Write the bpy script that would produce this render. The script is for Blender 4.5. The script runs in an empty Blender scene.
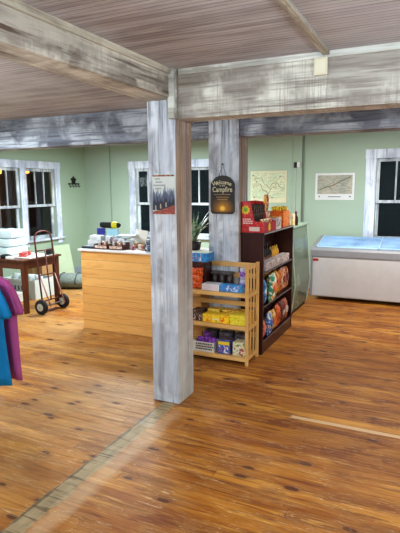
import bpy, bmesh, math, random
from mathutils import Vector, Matrix
random.seed(7)
COL = bpy.context.scene.collection
PI = math.pi
ORG = {}

# ------------------------------------------------------------------ materials
class NT:
    def __init__(s, name, rough=.6, spec=.4):
        s.m = bpy.data.materials.new(name); s.m.use_nodes = True
        s.t = s.m.node_tree; s.n = s.t.nodes; s.l = s.t.links
        s.b = s.n['Principled BSDF']
        s.b.inputs['Roughness'].default_value = rough
        s.b.inputs['Specular IOR Level'].default_value = spec
        s._c = None
    def link(s, a, b): s.l.new(a, b)
    def put(s, sock, v):
        if hasattr(v, 'default_value') and hasattr(v, 'links'): s.link(v, sock)
        elif isinstance(v, (tuple, list)) and len(v) == 3 and sock.type == 'RGBA': sock.default_value = (*v, 1)
        else: sock.default_value = v
    def coord(s, scale=(1, 1, 1), loc=(0, 0, 0), kind='Object'):
        if s._c is None: s._c = s.n.new('ShaderNodeTexCoord')
        mp = s.n.new('ShaderNodeMapping'); s.link(s._c.outputs[kind], mp.inputs[0])
        mp.inputs['Scale'].default_value = scale; mp.inputs['Location'].default_value = loc
        return mp.outputs[0]
    def noise(s, vec, scale=5, detail=4, rough=.6, dist=0):
        n = s.n.new('ShaderNodeTexNoise'); s.link(vec, n.inputs['Vector'])
        n.inputs['Scale'].default_value = scale; n.inputs['Detail'].default_value = detail
        n.inputs['Roughness'].default_value = rough; n.inputs['Distortion'].default_value = dist
        return n.outputs['Fac']
    def vor(s, vec, scale=5, out='Distance', rnd=1):
        n = s.n.new('ShaderNodeTexVoronoi'); n.voronoi_dimensions = '2D'; s.link(vec, n.inputs['Vector'])
        n.inputs['Scale'].default_value = scale; n.inputs['Randomness'].default_value = rnd
        return n.outputs[out]
    def white(s, vec):
        n = s.n.new('ShaderNodeTexWhiteNoise'); n.noise_dimensions = '3D'; s.link(vec, n.inputs['Vector'])
        return n.outputs['Value']
    def math(s, op, a, b=0, c=0, clamp=False):
        n = s.n.new('ShaderNodeMath'); n.operation = op; n.use_clamp = clamp
        s.put(n.inputs[0], a); s.put(n.inputs[1], b); s.put(n.inputs[2], c)
        return n.outputs[0]
    def ss(s, v, a, b):
        n = s.n.new('ShaderNodeMapRange'); n.interpolation_type = 'SMOOTHSTEP'
        s.put(n.inputs['Value'], v); s.put(n.inputs['From Min'], a); s.put(n.inputs['From Max'], b)
        return n.outputs['Result']
    def ramp(s, v, stops):
        n = s.n.new('ShaderNodeValToRGB'); s.link(v, n.inputs[0]); e = n.color_ramp.elements
        while len(e) < len(stops): e.new(.5)
        for el, (p, c) in zip(e, stops): el.position = p; el.color = (*c, 1)
        return n.outputs[0]
    def mix(s, f, a, b, mode='MIX'):
        n = s.n.new('ShaderNodeMix'); n.data_type = 'RGBA'; n.blend_type = mode
        s.put(n.inputs['Factor'], f); s.put(n.inputs['A'] if False else n.inputs[6], a); s.put(n.inputs[7], b)
        return n.outputs[2]
    def sep(s, v):
        n = s.n.new('ShaderNodeSeparateXYZ'); s.link(v, n.inputs[0]); return n.outputs
    def comb(s, x, y, z):
        n = s.n.new('ShaderNodeCombineXYZ')
        for i, v in enumerate((x, y, z)): s.put(n.inputs[i], v)
        return n.outputs[0]
    def color(s, v): s.put(s.b.inputs['Base Color'], v); return s
    def bump(s, h, d=.01, st=.5):
        n = s.n.new('ShaderNodeBump'); s.link(h, n.inputs['Height'])
        n.inputs['Distance'].default_value = d; n.inputs['Strength'].default_value = st
        s.link(n.outputs[0], s.b.inputs['Normal']); return s

def lin(r, g, b):
    f = lambda c: (c/255/12.92 if c <= 10 else ((c/255+.055)/1.055)**2.4)
    return (f(r), f(g), f(b))
_cache = {}
def solid(name, rgb, rough=.5, metal=0, spec=.4, vary=.06):
    k = (name, rgb, rough, metal)
    if k in _cache: return _cache[k]
    t = NT(name, rough, spec); c = lin(*rgb)
    n = t.noise(t.coord(), 9, 3)
    t.color(t.mix(n, tuple(x*(1-vary*2) for x in c), tuple(min(1, x*(1+vary)) for x in c)))
    t.b.inputs['Metallic'].default_value = metal
    _cache[k] = t.m; return t.m
def printed(name, a, b, c, scale=22, rough=.35, stretch=(1, 1, 1), seed=0):
    """coloured packaging print: blotches of three inks"""
    k = (name, a, b, c, scale, seed)
    if k in _cache: return _cache[k]
    t = NT(name, rough, .5); v = t.coord(stretch, (seed*1.7, seed*.9, seed*2.3))
    n1 = t.noise(v, scale, 2, .5, .6); n2 = t.noise(v, scale*1.9, 1, .5, .3)
    col = t.mix(t.ss(n1, .52, .56), lin(*a), lin(*b))
    col = t.mix(t.ss(n2, .60, .63), col, lin(*c))
    t.color(col); _cache[k] = t.m; return t.m

def weathered(name, axis, base, light, dark, bare, worn=.35, bare_warm_side=0.0, sc=1.0, saw=0):
    """white-washed rough timber: streaks along the grain, bare brown showing through"""
    t = NT(name, .75, .25)
    st = [7, 7, 7]; st[axis] = .55
    fine = [34, 34, 34]; fine[axis] = 1.2
    v = t.coord(tuple(x*sc for x in st)); vf = t.coord(tuple(x*sc for x in fine)); vb = t.coord((1, 1, 1))
    n1 = t.noise(v, 1.0, 5, .65, .5); n2 = t.noise(vf, 1.0, 4, .7, .2); n3 = t.noise(vb, 2.6, 4, .6, .4)
    col = t.mix(t.ss(n1, .38, .62), lin(*dark), lin(*base))
    col = t.mix(t.math('MULTIPLY', t.ss(n3, .42, .62), t.ss(n2, .35, .6)), col, lin(*light))
    fac = t.math('MULTIPLY', t.ss(n2, .50, .66), t.ss(n3, .66, .36))
    fac = t.math('MULTIPLY', fac, worn*2, clamp=True)
    col = t.mix(fac, col, lin(*bare))
    cr = t.ss(n2, .40, .30); col = t.mix(t.math('MULTIPLY', cr, .45), col, lin(*tuple(int(x*.45) for x in dark)))
    if saw:
        sv = [3, 3, 3]; sv[axis] = 75
        n5 = t.noise(t.coord(tuple(sv)), 1, 3, .6)
        col = t.mix(t.math('MULTIPLY', t.math('MULTIPLY', t.ss(n5, .48, .66), t.ss(n3, .36, .6)), saw), col, lin(*bare))
    if bare_warm_side:  # right face: bare wood, plus warm light painted in towards the top
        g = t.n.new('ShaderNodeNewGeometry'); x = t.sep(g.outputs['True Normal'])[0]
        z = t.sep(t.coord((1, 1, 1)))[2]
        f = t.math('MULTIPLY', t.ss(x, .4, .7), t.math('ADD', .15, t.math('MULTIPLY', t.ss(z, .2, 1.7), bare_warm_side)))
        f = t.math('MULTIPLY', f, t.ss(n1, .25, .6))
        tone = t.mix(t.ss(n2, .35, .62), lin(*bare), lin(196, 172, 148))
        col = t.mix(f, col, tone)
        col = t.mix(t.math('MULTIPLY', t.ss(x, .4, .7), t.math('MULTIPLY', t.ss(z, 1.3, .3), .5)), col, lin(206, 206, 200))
    t.color(col); t.bump(n2, .004, .5)
    return t.m

# ------------------------------------------------------------------ mesh builder
class MB:
    def __init__(s): s.bm = bmesh.new()
    def _post(s, verts, M):
        for v in verts: v.co = M @ v.co
    def box(s, x0, x1, y0, y1, z0, z1, bev=0, M=None):
        r = bmesh.ops.create_cube(s.bm, size=1)
        vs = r['verts']
        for v in vs:
            v.co = Vector(((x0+x1)/2+v.co.x*(x1-x0), (y0+y1)/2+v.co.y*(y1-y0), (z0+z1)/2+v.co.z*(z1-z0)))
        if bev:
            ed = list({e for v in vs for e in v.link_edges})
            rb = bmesh.ops.bevel(s.bm, geom=ed, offset=bev, segments=2, affect='EDGES', profile=.6)
            vs = list({v for f in rb['faces'] for v in f.verts} | {v for v in vs if v.is_valid})
        if M: s._post(vs, M)
        return s
    def cyl(s, p0, p1, r0, r1=None, seg=16, cap=True):
        p0 = Vector(p0); p1 = Vector(p1); r1 = r0 if r1 is None else r1
        d = p1-p0; q = Vector((0, 0, 1)).rotation_difference(d).to_matrix().to_4x4()
        M = Matrix.Translation((p0+p1)/2) @ q
        bmesh.ops.create_cone(s.bm, cap_ends=cap, segments=seg, radius1=r0, radius2=r1, depth=d.length, matrix=M)
        return s
    def tube(s, pts, r, seg=8):
        pts = [Vector(p) for p in pts]; rings = []
        up = None
        for i, p in enumerate(pts):
            d = (pts[min(i+1, len(pts)-1)]-pts[max(i-1, 0)]).normalized()
            if up is None: up = d.orthogonal().normalized()
            else: up = (up-d*up.dot(d)).normalized()
            w = d.cross(up); rr = r[i] if isinstance(r, (list, tuple)) else r
            rings.append([s.bm.verts.new(p+(up*math.cos(2*PI*k/seg)+w*math.sin(2*PI*k/seg))*rr) for k in range(seg)])
        for a, b in zip(rings, rings[1:]):
            for k in range(seg): s.bm.faces.new((a[k], a[(k+1) % seg], b[(k+1) % seg], b[k]))
        s.bm.faces.new(rings[0][::-1]); s.bm.faces.new(rings[-1])
        return s
    def lathe(s, prof, c=(0, 0, 0), seg=20, axis='z'):
        rings = []
        for r, h in prof:
            ring = []
            for k in range(seg):
                a = 2*PI*k/seg; u, w = r*math.cos(a), r*math.sin(a)
                co = {'z': (u, w, h), 'y': (u, h, w), 'x': (h, u, w)}[axis]
                ring.append(s.bm.verts.new(Vector(c)+Vector(co)))
            rings.append(ring)
        for a, b in zip(rings, rings[1:]):
            for k in range(seg): s.bm.faces.new((a[k], a[(k+1) % seg], b[(k+1) % seg], b[k]))
        s.bm.faces.new(rings[0][::-1]); s.bm.faces.new(rings[-1])
        return s
    def prism(s, poly, a0, a1, axis='y'):
        """poly = 2D points; extruded along axis: y -> (x,z), x -> (y,z), z -> (x,y)"""
        f = {'y': lambda p, a: (p[0], a, p[1]), 'x': lambda p, a: (a, p[0], p[1]), 'z': lambda p, a: (p[0], p[1], a)}[axis]
        A = [s.bm.verts.new(f(p, a0)) for p in poly]; B = [s.bm.verts.new(f(p, a1)) for p in poly]
        n = len(poly); s.bm.faces.new(A); s.bm.faces.new(B[::-1])
        for i in range(n): s.bm.faces.new((A[i], B[i], B[(i+1) % n], A[(i+1) % n]))
        return s
    def quad(s, *p):
        s.bm.faces.new([s.bm.verts.new(q) for q in p]); return s
    def build(s, name, mat, parent=None, org=(0, 0, 0), smooth=False):
        o = ORG.get(parent.name, Vector((0, 0, 0))) if parent else Vector(org)
        bmesh.ops.recalc_face_normals(s.bm, faces=s.bm.faces)
        for v in s.bm.verts: v.co -= o
        me = bpy.data.meshes.new(name); s.bm.to_mesh(me); s.bm.free()
        if smooth:
            for p in me.polygons: p.use_smooth = True
        me.materials.append(mat)
        ob = bpy.data.objects.new(name, me); COL.objects.link(ob)
        if parent: ob.parent = parent
        else: ob.location = o
        ORG[ob.name] = o.copy()
        return ob
def box(name, mat, b, parent=None, bev=0, org=(0, 0, 0)): return MB().box(*b, bev=bev).build(name, mat, parent, org)
def thing(name, label, cat, loc, group=None, rz=0):
    o = bpy.data.objects.new(name, None); COL.objects.link(o); o.location = loc; o.empty_display_size = .1
    o.rotation_euler = (0, 0, rz); ORG[o.name] = Vector(loc)
    return tag(o, label, cat, group)
def tag(o, label, cat, group=None):
    o['label'] = label; o['category'] = cat
    if group: o['group'] = group
    return o
def struct(o): o['kind'] = 'structure'; return o
def text(name, body, size, mat, parent, loc, rot=(PI/2, 0, 0), ext=.0006, align='CENTER'):
    c = bpy.data.curves.new(name, 'FONT'); c.body = body; c.size = size; c.extrude = ext
    c.align_x = align; c.align_y = 'CENTER'; c.resolution_u = 3
    t = bpy.data.objects.new('tmp', c); COL.objects.link(t)
    bpy.context.view_layer.update()
    me = bpy.data.meshes.new_from_object(t.evaluated_get(bpy.context.evaluated_depsgraph_get()))
    bpy.data.objects.remove(t)
    me.materials.clear(); me.materials.append(mat)
    o = bpy.data.objects.new(name, me); COL.objects.link(o); o.parent = parent
    o.location = Vector(loc)-ORG[parent.name]; o.rotation_euler = rot; ORG[o.name] = ORG[parent.name]
    return o

# ------------------------------------------------------------------ base materials
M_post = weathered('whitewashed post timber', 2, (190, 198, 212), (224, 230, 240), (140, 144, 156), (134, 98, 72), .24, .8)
M_beam_x = weathered('whitewashed beam timber', 0, (192, 190, 184), (226, 226, 218), (150, 144, 138), (112, 98, 90), .3, 0, 1, .38)
M_beam_y = weathered('whitewashed side beam timber', 1, (186, 180, 170), (220, 216, 206), (136, 128, 120), (98, 82, 72), .5, 0, 1, .2)
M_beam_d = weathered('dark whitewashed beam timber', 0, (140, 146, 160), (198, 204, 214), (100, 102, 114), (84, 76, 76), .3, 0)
M_trimw = weathered('pale washed batten', 0, (214, 218, 214), (236, 238, 234), (160, 158, 150), (120, 108, 98), .2, 0)
M_trimwy = weathered('pale washed side batten', 1, (180, 174, 160), (212, 206, 190), (140, 130, 118), (110, 92, 76), .3, 0)
M_wtrim = weathered('washed window trim', 2, (198, 208, 226), (226, 234, 246), (166, 172, 190), (140, 120, 108), .16, 0)
M_sash = weathered('washed window sash', 2, (178, 186, 194), (214, 222, 226), (130, 134, 142), (110, 96, 84), .2, 0)

def mat_ceiling():
    t = NT('washed beadboard', .7, .3)
    o = t.sep(t.coord()); y = o[1]
    st = t.noise(t.coord((.9, 9, 1)), 1.2, 5, .65, .4)
    f = t.noise(t.coord((2, 60, 1)), 1, 3, .6)
    patch = t.noise(t.coord(), 1.1, 3)
    c = t.mix(t.ss(st, .35, .65), lin(150, 142, 144), lin(188, 184, 188))
    c = t.mix(t.math('MULTIPLY', t.ss(patch, .4, .65), .55), c, lin(204, 202, 206))
    c = t.mix(t.math('MULTIPLY', t.ss(f, .5, .7), .3), c, lin(108, 96, 92))
    p = t.math('ABSOLUTE', t.math('SUBTRACT', t.math('FRACT', t.math('DIVIDE', y, .042)), .5))
    g = t.ss(p, .10, .02)
    c = t.mix(t.math('MULTIPLY', g, .6), c, lin(88, 80, 80))
    t.color(c); t.bump(t.math('SUBTRACT', 1, g), .004, .6)
    return t.m
def mat_floor():
    t = NT('worn pine floor', .4, .2)
    o = t.sep(t.coord()); x, y = o[0], o[1]
    W = .088
    row = t.math('FLOOR', t.math('DIVIDE', y, W))
    rr = t.white(t.comb(row, 3.1, 0))
    seg = t.math('FLOOR', t.math('ADD', t.math('DIVIDE', x, 2.6), t.math('MULTIPLY', rr, 7)))
    rnd = t.white(t.comb(row, seg, 1.3)); rnd2 = t.white(t.comb(row, seg, 8.7))
    off = t.comb(t.math('MULTIPLY', rnd, 30), t.math('MULTIPLY', row, .37), 0)
    add = t.n.new('ShaderNodeVectorMath'); add.operation = 'ADD'
    t.link(t.coord((1.3, 22, 1)), add.inputs[0]); t.link(off, add.inputs[1])
    grain = t.noise(add.outputs[0], 1.3, 6, .62, .9)
    fine = t.noise(t.coord((4, 130, 1)), 1, 3, .6)
    big = t.noise(t.coord((.8, 1, 1)), 1.0, 4, .6, .6)
    mid = t.noise(t.coord((1.2, 4, 1)), 2.2, 4, .6, .6)
    rb = t.math('ADD', t.math('MULTIPLY', rnd, .55), t.math('MULTIPLY', t.ss(t.noise(t.coord((.7, 2.4, 1)), 1.6, 3, .6, .8), .3, .7), .45))
    c = t.ramp(rb, [(0, lin(114, 56, 14)), (.3, lin(144, 84, 24)), (.6, lin(164, 104, 34)), (.85, lin(184, 126, 46)), (1, lin(196, 144, 64))])
    c = t.mix(t.math('MULTIPLY', t.ss(grain, .50, .66), .8), c, lin(104, 52, 18))
    c = t.mix(t.math('MULTIPLY', t.ss(grain, .46, .28), .7), c, lin(208, 154, 66))
    c = t.mix(t.math('MULTIPLY', t.ss(fine, .5, .66), .45), c, lin(96, 50, 20))
    # dark reddish patches
    c = t.mix(t.math('MULTIPLY', t.ss(mid, .54, .64), .7), c, lin(112, 54, 18))
    # worn pale traffic area on the shop side
    wear = t.math('MULTIPLY', t.ss(x, -1.2, -2.6), t.ss(big, .30, .62))
    c = t.mix(t.math('MULTIPLY', wear, .40), c, lin(204, 170, 112))
    wear2 = t.math('MULTIPLY', t.ss(y, 3.3, 2.0), t.ss(mid, .40, .62))
    c = t.mix(t.math('MULTIPLY', wear2, .22), c, lin(192, 148, 84))
    # knots
    kc = t.comb(t.math('MULTIPLY', x, 3.1), t.math('MULTIPLY', y, 7.8), 0)
    kv = t.vor(kc, 1.0); kr = t.sep(t.vor(kc, 1.0, 'Color'))[0]
    kv = t.math('ADD', t.math('ADD', kv, t.math('MULTIPLY', t.ss(kr, .25, .36), .6)), t.math('MULTIPLY', t.math('SUBTRACT', kr, .2), .25))
    c = t.mix(t.math('MULTIPLY', t.ss(kv, .13, .07), .9), c, lin(58, 30, 18))
    c = t.mix(t.math('MULTIPLY', t.ss(kv, .30, .12), .35), c, lin(110, 58, 28))
    # scratches
    rot = t.n.new('ShaderNodeMapping'); t.link(t._c.outputs['Object'], rot.inputs[0])
    rot.inputs['Rotation'].default_value = (0, 0, .9); rot.inputs['Scale'].default_value = (.9, 26, 1)
    s1 = t.noise(rot.outputs[0], 1.3, 1, .5, 2.2)
    rot2 = t.n.new('ShaderNodeMapping'); t.link(t._c.outputs['Object'], rot2.inputs[0])
    rot2.inputs['Rotation'].default_value = (0, 0, -.6); rot2.inputs['Scale'].default_value = (1.2, 30, 1)
    s2 = t.noise(rot2.outputs[0], 1.2, 1, .5, 2.0)
    sm = t.math('MAXIMUM', t.ss(t.math('ABSOLUTE', t.math('SUBTRACT', s1, .5)), .006, .002), t.ss(t.math('ABSOLUTE', t.math('SUBTRACT', s2, .47)), .005, .002))
    sm = t.math('MULTIPLY', sm, t.ss(mid, .38, .55))
    c = t.mix(t.math('MULTIPLY', sm, .6), c, lin(232, 208, 168))
    # board joints
    py = t.math('ABSOLUTE', t.math('SUBTRACT', t.math('FRACT', t.math('DIVIDE', y, W)), .5))
    px = t.math('ABSOLUTE', t.math('SUBTRACT', t.math('FRACT', t.math('ADD', t.math('DIVIDE', x, 2.6), t.math('MULTIPLY', rr, 7))), .5))
    gap = t.math('MAXIMUM', t.ss(py, .478, .495), t.ss(px, .4985, .4995))
    c = t.mix(t.math('MULTIPLY', gap, t.math('MULTIPLY', t.ss(big, .3, .6), .45)), c, lin(64, 34, 18))
    # grey scar where a wall once stood, running from the post towards the viewer
    ed = t.math('MULTIPLY', t.math('SUBTRACT', t.noise(t.coord((6, 2.2, 1)), 1.6, 4), .5), .10)
    dx = t.math('ADD', t.math('ABSOLUTE', t.math('ADD', x, 1.815)), ed)
    sc = t.math('MULTIPLY', t.ss(dx, .070, .045), t.ss(y, 3.27, 3.24))
    scn = t.noise(t.coord((14, 3, 1)), 1.5, 4)
    c = t.mix(t.math('MULTIPLY', sc, .88), c, t.mix(scn, lin(110, 96, 68), lin(190, 174, 138)))
    tc = t.noise(t.coord((1.5, 30, 1)), 1, 3)
    c = t.mix(t.math('MULTIPLY', sc, t.math('MULTIPLY', t.ss(tc, .56, .64), .6)), c, lin(58, 44, 28))
    sc2 = t.math('MULTIPLY', t.ss(t.math('ADD', t.math('ABSOLUTE', t.math('ADD', x, 1.70)), ed), .09, .02), t.ss(y, 3.25, 3.0))
    c = t.mix(t.math('MULTIPLY', sc2, .32), c, lin(214, 190, 158))
    sc3 = t.math('MULTIPLY', t.ss(t.math('ADD', t.math('ABSOLUTE', t.math('ADD', x, 1.865)), ed), .012, .004), t.ss(y, 3.25, 3.2))
    c = t.mix(t.math('MULTIPLY', sc3, .6), c, lin(70, 52, 36))
    # pale filler strip along a board to the right
    sy = t.math('ABSOLUTE', t.math('SUBTRACT', y, 3.425)); 
    fs = t.math('MULTIPLY', t.ss(t.math('ADD', sy, t.math('MULTIPLY', ed, .1)), .026, .019), t.ss(x, -.89, -.85))
    c = t.mix(t.math('MULTIPLY', fs, .9), c, lin(214, 182, 142))
    yb = t.math('MULTIPLY', t.ss(t.math('ABSOLUTE', t.math('SUBTRACT', y, 3.50)), .045, .038), t.ss(x, -1.0, -.6))
    c = t.mix(t.math('MULTIPLY', yb, .45), c, lin(222, 160, 66))
    t.color(c)
    t.link(t.math('ADD', .26, t.math('MULTIPLY', t.math('ADD', grain, mid), .22)), t.b.inputs['Roughness'])
    t.bump(t.math('SUBTRACT', t.math('MULTIPLY', grain, .4), gap), .003, .5)
    return t.m
def mat_wall(name, a, b):
    t = NT(name, .62, .3)
    n = t.noise(t.coord(), 1.3, 3); n2 = t.noise(t.coord(), 120, 2)
    z = t.sep(t.coord())[2]
    c = t.mix(n, lin(*a), lin(*b))
    t.color(c); t.bump(n2, .002, .15)
    return t.m
def mat_ply():
    t = NT('birch ply boards', .45, .35)
    o = t.sep(t.coord()); z = o[2]
    H = .107
    row = t.math('FLOOR', t.math('DIVIDE', z, H)); r = t.white(t.comb(row, 2, 5))
    add = t.n.new('ShaderNodeVectorMath'); add.operation = 'ADD'
    t.link(t.coord((1.6, 1.6, 16)), add.inputs[0]); t.link(t.comb(t.math('MULTIPLY', r, 40), 0, 0), add.inputs[1])
    g = t.noise(add.outputs[0], 1.6, 5, .6, 1.2)
    c = t.ramp(r, [(0, lin(222, 168, 98)), (.5, lin(232, 182, 112)), (1, lin(214, 158, 88))])
    c = t.mix(t.math('MULTIPLY', t.ss(g, .5, .7), .45), c, lin(184, 120, 58))
    c = t.mix(t.math('MULTIPLY', t.ss(g, .42, .3), .4), c, lin(240, 202, 142))
    p = t.math('ABSOLUTE', t.math('SUBTRACT', t.math('FRACT', t.math('DIVIDE', z, H)), .5))
    gap = t.ss(p, .47, .495)
    c = t.mix(t.math('MULTIPLY', gap, .6), c, lin(130, 84, 40))
    t.color(c); t.bump(t.math('SUBTRACT', 1, gap), .003, .6)
    return t.m
def mat_wood(name, a, b, axis=2, rough=.45, sc=1):
    t = NT(name, rough, .4); st = [20*sc]*3; st[axis] = 1.6*sc
    g = t.noise(t.coord(tuple(st)), 1.5, 5, .6, .8)
    t.color(t.mix(t.ss(g, .3, .7), lin(*a), lin(*b))); t.bump(g, .001, .3)
    return t.m
def mat_glass(name, tint=(.9, .95, .93), mixf=.12, ior=1.5, milk=None, milkf=0):
    m = bpy.data.materials.new(name); m.use_nodes = True; t = m.node_tree; n = t.nodes
    n.remove(n['Principled BSDF'])
    tr = n.new('ShaderNodeBsdfTransparent'); tr.inputs[0].default_value = (*tint, 1)
    gl = n.new('ShaderNodeBsdfGlossy'); gl.inputs['Roughness'].default_value = .04
    fr = n.new('ShaderNodeFresnel'); fr.inputs[0].default_value = ior
    ad = n.new('ShaderNodeMath'); ad.operation = 'ADD'; t.links.new(fr.outputs[0], ad.inputs[0]); ad.inputs[1].default_value = mixf
    mx = n.new('ShaderNodeMixShader'); t.links.new(ad.outputs[0], mx.inputs[0])
    t.links.new(tr.outputs[0], mx.inputs[1]); t.links.new(gl.outputs[0], mx.inputs[2])
    if milk:
        df = n.new('ShaderNodeBsdfDiffuse'); tl = n.new('ShaderNodeBsdfTranslucent'); as_ = n.new('ShaderNodeAddShader')
        for q in (df, tl): q.inputs[0].default_value = (*lin(*milk), 1)
        nz = n.new('ShaderNodeTexNoise'); nz.inputs['Scale'].default_value = 2.2; nz.inputs['Detail'].default_value = 1
        mr = n.new('ShaderNodeMath'); mr.operation = 'MULTIPLY'; t.links.new(nz.outputs['Fac'], mr.inputs[0]); mr.inputs[1].default_value = milkf*2
        mh = n.new('ShaderNodeMixShader'); t.links.new(df.outputs[0], mh.inputs[1]); t.links.new(tl.outputs[0], mh.inputs[2]); mh.inputs[0].default_value = .4
        m2 = n.new('ShaderNodeMixShader'); t.links.new(mr.outputs[0], m2.inputs[0]); t.links.new(mx.outputs[0], m2.inputs[1]); t.links.new(mh.outputs[0], m2.inputs[2])
        mx = m2
    t.links.new(mx.outputs[0], n['Material Output'].inputs[0])
    return m
def emis(name, rgb, s):
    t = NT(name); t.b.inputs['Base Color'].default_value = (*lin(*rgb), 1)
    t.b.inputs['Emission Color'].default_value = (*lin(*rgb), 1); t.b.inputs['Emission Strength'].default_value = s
    return t.m

M_ceil = mat_ceiling(); M_floor = mat_floor()
M_wall = mat_wall('sage green wall paint', (158, 176, 160), (168, 186, 170))
M_wall_l = mat_wall('sage green side wall paint', (152, 172, 152), (162, 182, 162))
M_base = solid('pale blue grey baseboard paint', (150, 166, 184), .5)
M_ply = mat_ply(); M_glass = mat_glass('window glass', (.8, .85, .85), 0, 1.22)
M_black = solid('black plastic', (22, 22, 24), .45)
M_white = solid('white laminate', (226, 224, 220), .4)
M_card = solid('corrugated card', (182, 140, 96), .7)
M_pine = mat_wood('honey pine', (206, 158, 92), (232, 190, 124), 2)
M_pinex = mat_wood('honey pine rail', (206, 158, 92), (230, 188, 122), 0)
M_mah = mat_wood('dark mahogany laminate', (46, 20, 18), (72, 32, 26), 2, .3)
M_mahs = mat_wood('dark mahogany shelf board', (40, 20, 18), (62, 32, 28), 1, .3)
M_table = mat_wood('brown varnished table wood', (72, 36, 22), (104, 54, 32), 2, .35)

# ------------------------------------------------------------------ the room
XL, YB, ZC = -6.44, 8.2, 2.53
XR, YF = 3.6, -2.6
struct(MB().box(XL-.12, XR, YF, YB+.12, -.08, 0).build('floor', M_floor))
struct(MB().box(XL-.12, XR, YF, YB+.12, ZC, ZC+.08).build('ceiling', M_ceil))

def wall_with_holes(name, mat, axis, c0, c1, u0, u1, z0, z1, holes):
    """axis 'x': wall plane normal to x (u = y); axis 'y': plane normal to y (u = x)"""
    mb = MB(); us = sorted({u0, u1, *[h[0] for h in holes], *[h[1] for h in holes]})
    for a, b in zip(us, us[1:]):
        hs = [h for h in holes if h[0] <= a+1e-6 and h[1] >= b-1e-6]
        spans = [(z0, z1)] if not hs else [(z0, hs[0][2]), (hs[0][3], z1)]
        for p, q in spans:
            if axis == 'x': mb.box(c0, c1, a, b, p, q)
            else: mb.box(a, b, c0, c1, p, q)
    bmesh.ops.remove_doubles(mb.bm, verts=mb.bm.verts, dist=1e-5)
    return struct(mb.build(name, mat))
LW = [(5.68, 6.42, .80, 2.06), (6.55, 7.29, .80, 2.06)]
BW = [(-5.24, -4.50, .80, 2.07), (-4.37, -3.63, .80, 2.07)]
RW = [(-.83, -.02, .86, 2.13)]
wall_with_holes('wall_left', M_wall_l, 'x', XL-.12, XL, YF, YB+.12, 0, ZC, LW)
wall_with_holes('wall_back', M_wall, 'y', YB, YB+.12, XL, XR, 0, ZC, BW+RW)
struct(box('wall_right', M_wall, (XR, XR+.1, YF, YB+.12, 0, ZC)))
struct(box('wall_front', M_wall, (XL, XR, YF-.1, YF, 0, ZC)))
struct(box('baseboard_left', M_base, (XL, XL+.018, YF, YB-.02, 0, .14)))
struct(box('baseboard_back', M_base, (XL+.02, XR, YB-.018, YB, 0, .14)))

def window(idx, axis, holes, outer):
    """casing + one pair of sashes per opening; frames lie in the wall's reveal"""
    lo, hi, zt = outer; zb = holes[0][2]-.12
    if axis == 'x': B = lambda m, u0, u1, d0, d1, z0, z1: m.box(XL+d0, XL+d1, u0, u1, z0, z1, bev=.003)
    else: B = lambda m, u0, u1, d0, d1, z0, z1: m.box(u0, u1, YB-d1, YB-d0, z0, z1, bev=.003)
    m = MB(); ht = holes[0][3]
    B(m, lo-.01, hi+.01, 0, .028, ht, zt)
    B(m, lo, holes[0][0], 0, .022, zb, ht); B(m, holes[-1][1], hi, 0, .022, zb, ht)
    for h, g in zip(holes, holes[1:]): B(m, h[1], g[0], 0, .022, zb, ht)
    root = struct(m.build('window_%d' % idx, M_wtrim))
    m = MB(); B(m, lo-.03, hi+.03, 0, .06, holes[0][2]-.035, holes[0][2]); m.build('window_sill', M_wtrim, root)
    for h in holes:
        a, b, z0, z1 = h; zm = z0+(z1-z0)*.46
        m = MB(); w = .05
        B(m, a, a+w, -.055, -.02, zm, z1); B(m, b-w, b, -.055, -.02, zm, z1)
        B(m, a+w, b-w, -.055, -.02, z1-w, z1); B(m, a+w, b-w, -.055, -.02, zm, zm+.045)
        n = 3; iw = (b-a-2*w)
        for k in (1, 2): B(m, a+w+iw*k/n-.013, a+w+iw*k/n+.013, -.052, -.024, zm+.045, z1-w)
        s = m.build('upper_sash', M_sash, root)
        m = MB(); B(m, a+w, b-w, -.041, -.037, zm+.045, z1-w); m.build('pane', M_glass, s)
        m = MB(); B(m, a, a+w, -.098, -.060, z0, zm+.04); B(m, b-w, b, -.098, -.060, z0, zm+.04)
        B(m, a+w, b-w, -.098, -.060, z0, z0+.06); B(m, a+w, b-w, -.098, -.060, zm, zm+.04)
        s = m.build('lower_sash', M_sash, root)
        m = MB(); B(m, a+w, b-w, -.082, -.078, z0+.06, zm); m.build('pane', M_glass, s)
    return root
window(1, 'x', LW, (5.55, 7.42, 2.19))
window(2, 'y', BW, (-5.38, -3.49, 2.21))
window(3, 'y', RW, (-.99, .14, 2.27))

# beams and battens
struct(MB().box(-1.965, -1.745, YF, 3.262, 2.335, ZC, bev=.006).build('trim_1', M_beam_y))
struct(MB().box(-1.745, -1.725, YF, 3.19, 2.492, ZC, bev=.002).build('trim_2', M_trimwy))
struct(MB().box(-1.70, XR, 3.253, 3.46, 2.19, ZC, bev=.006).build('trim_3', M_beam_x))
struct(MB().box(-1.69, XR, 3.236, 3.253, 2.490, ZC, bev=.002).build('trim_4', M_trimw))
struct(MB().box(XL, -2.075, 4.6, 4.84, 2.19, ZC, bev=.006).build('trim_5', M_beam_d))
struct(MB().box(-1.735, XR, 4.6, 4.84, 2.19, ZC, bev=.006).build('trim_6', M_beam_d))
struct(MB().box(-1.755, -1.705, 3.195, 3.253, 2.19, ZC, bev=.003).build('trim_7', M_trimw))
struct(MB().box(-.675, -.635, YF, 3.236, 2.505, ZC, bev=.002).build('trim_8', M_trimwy))
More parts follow.
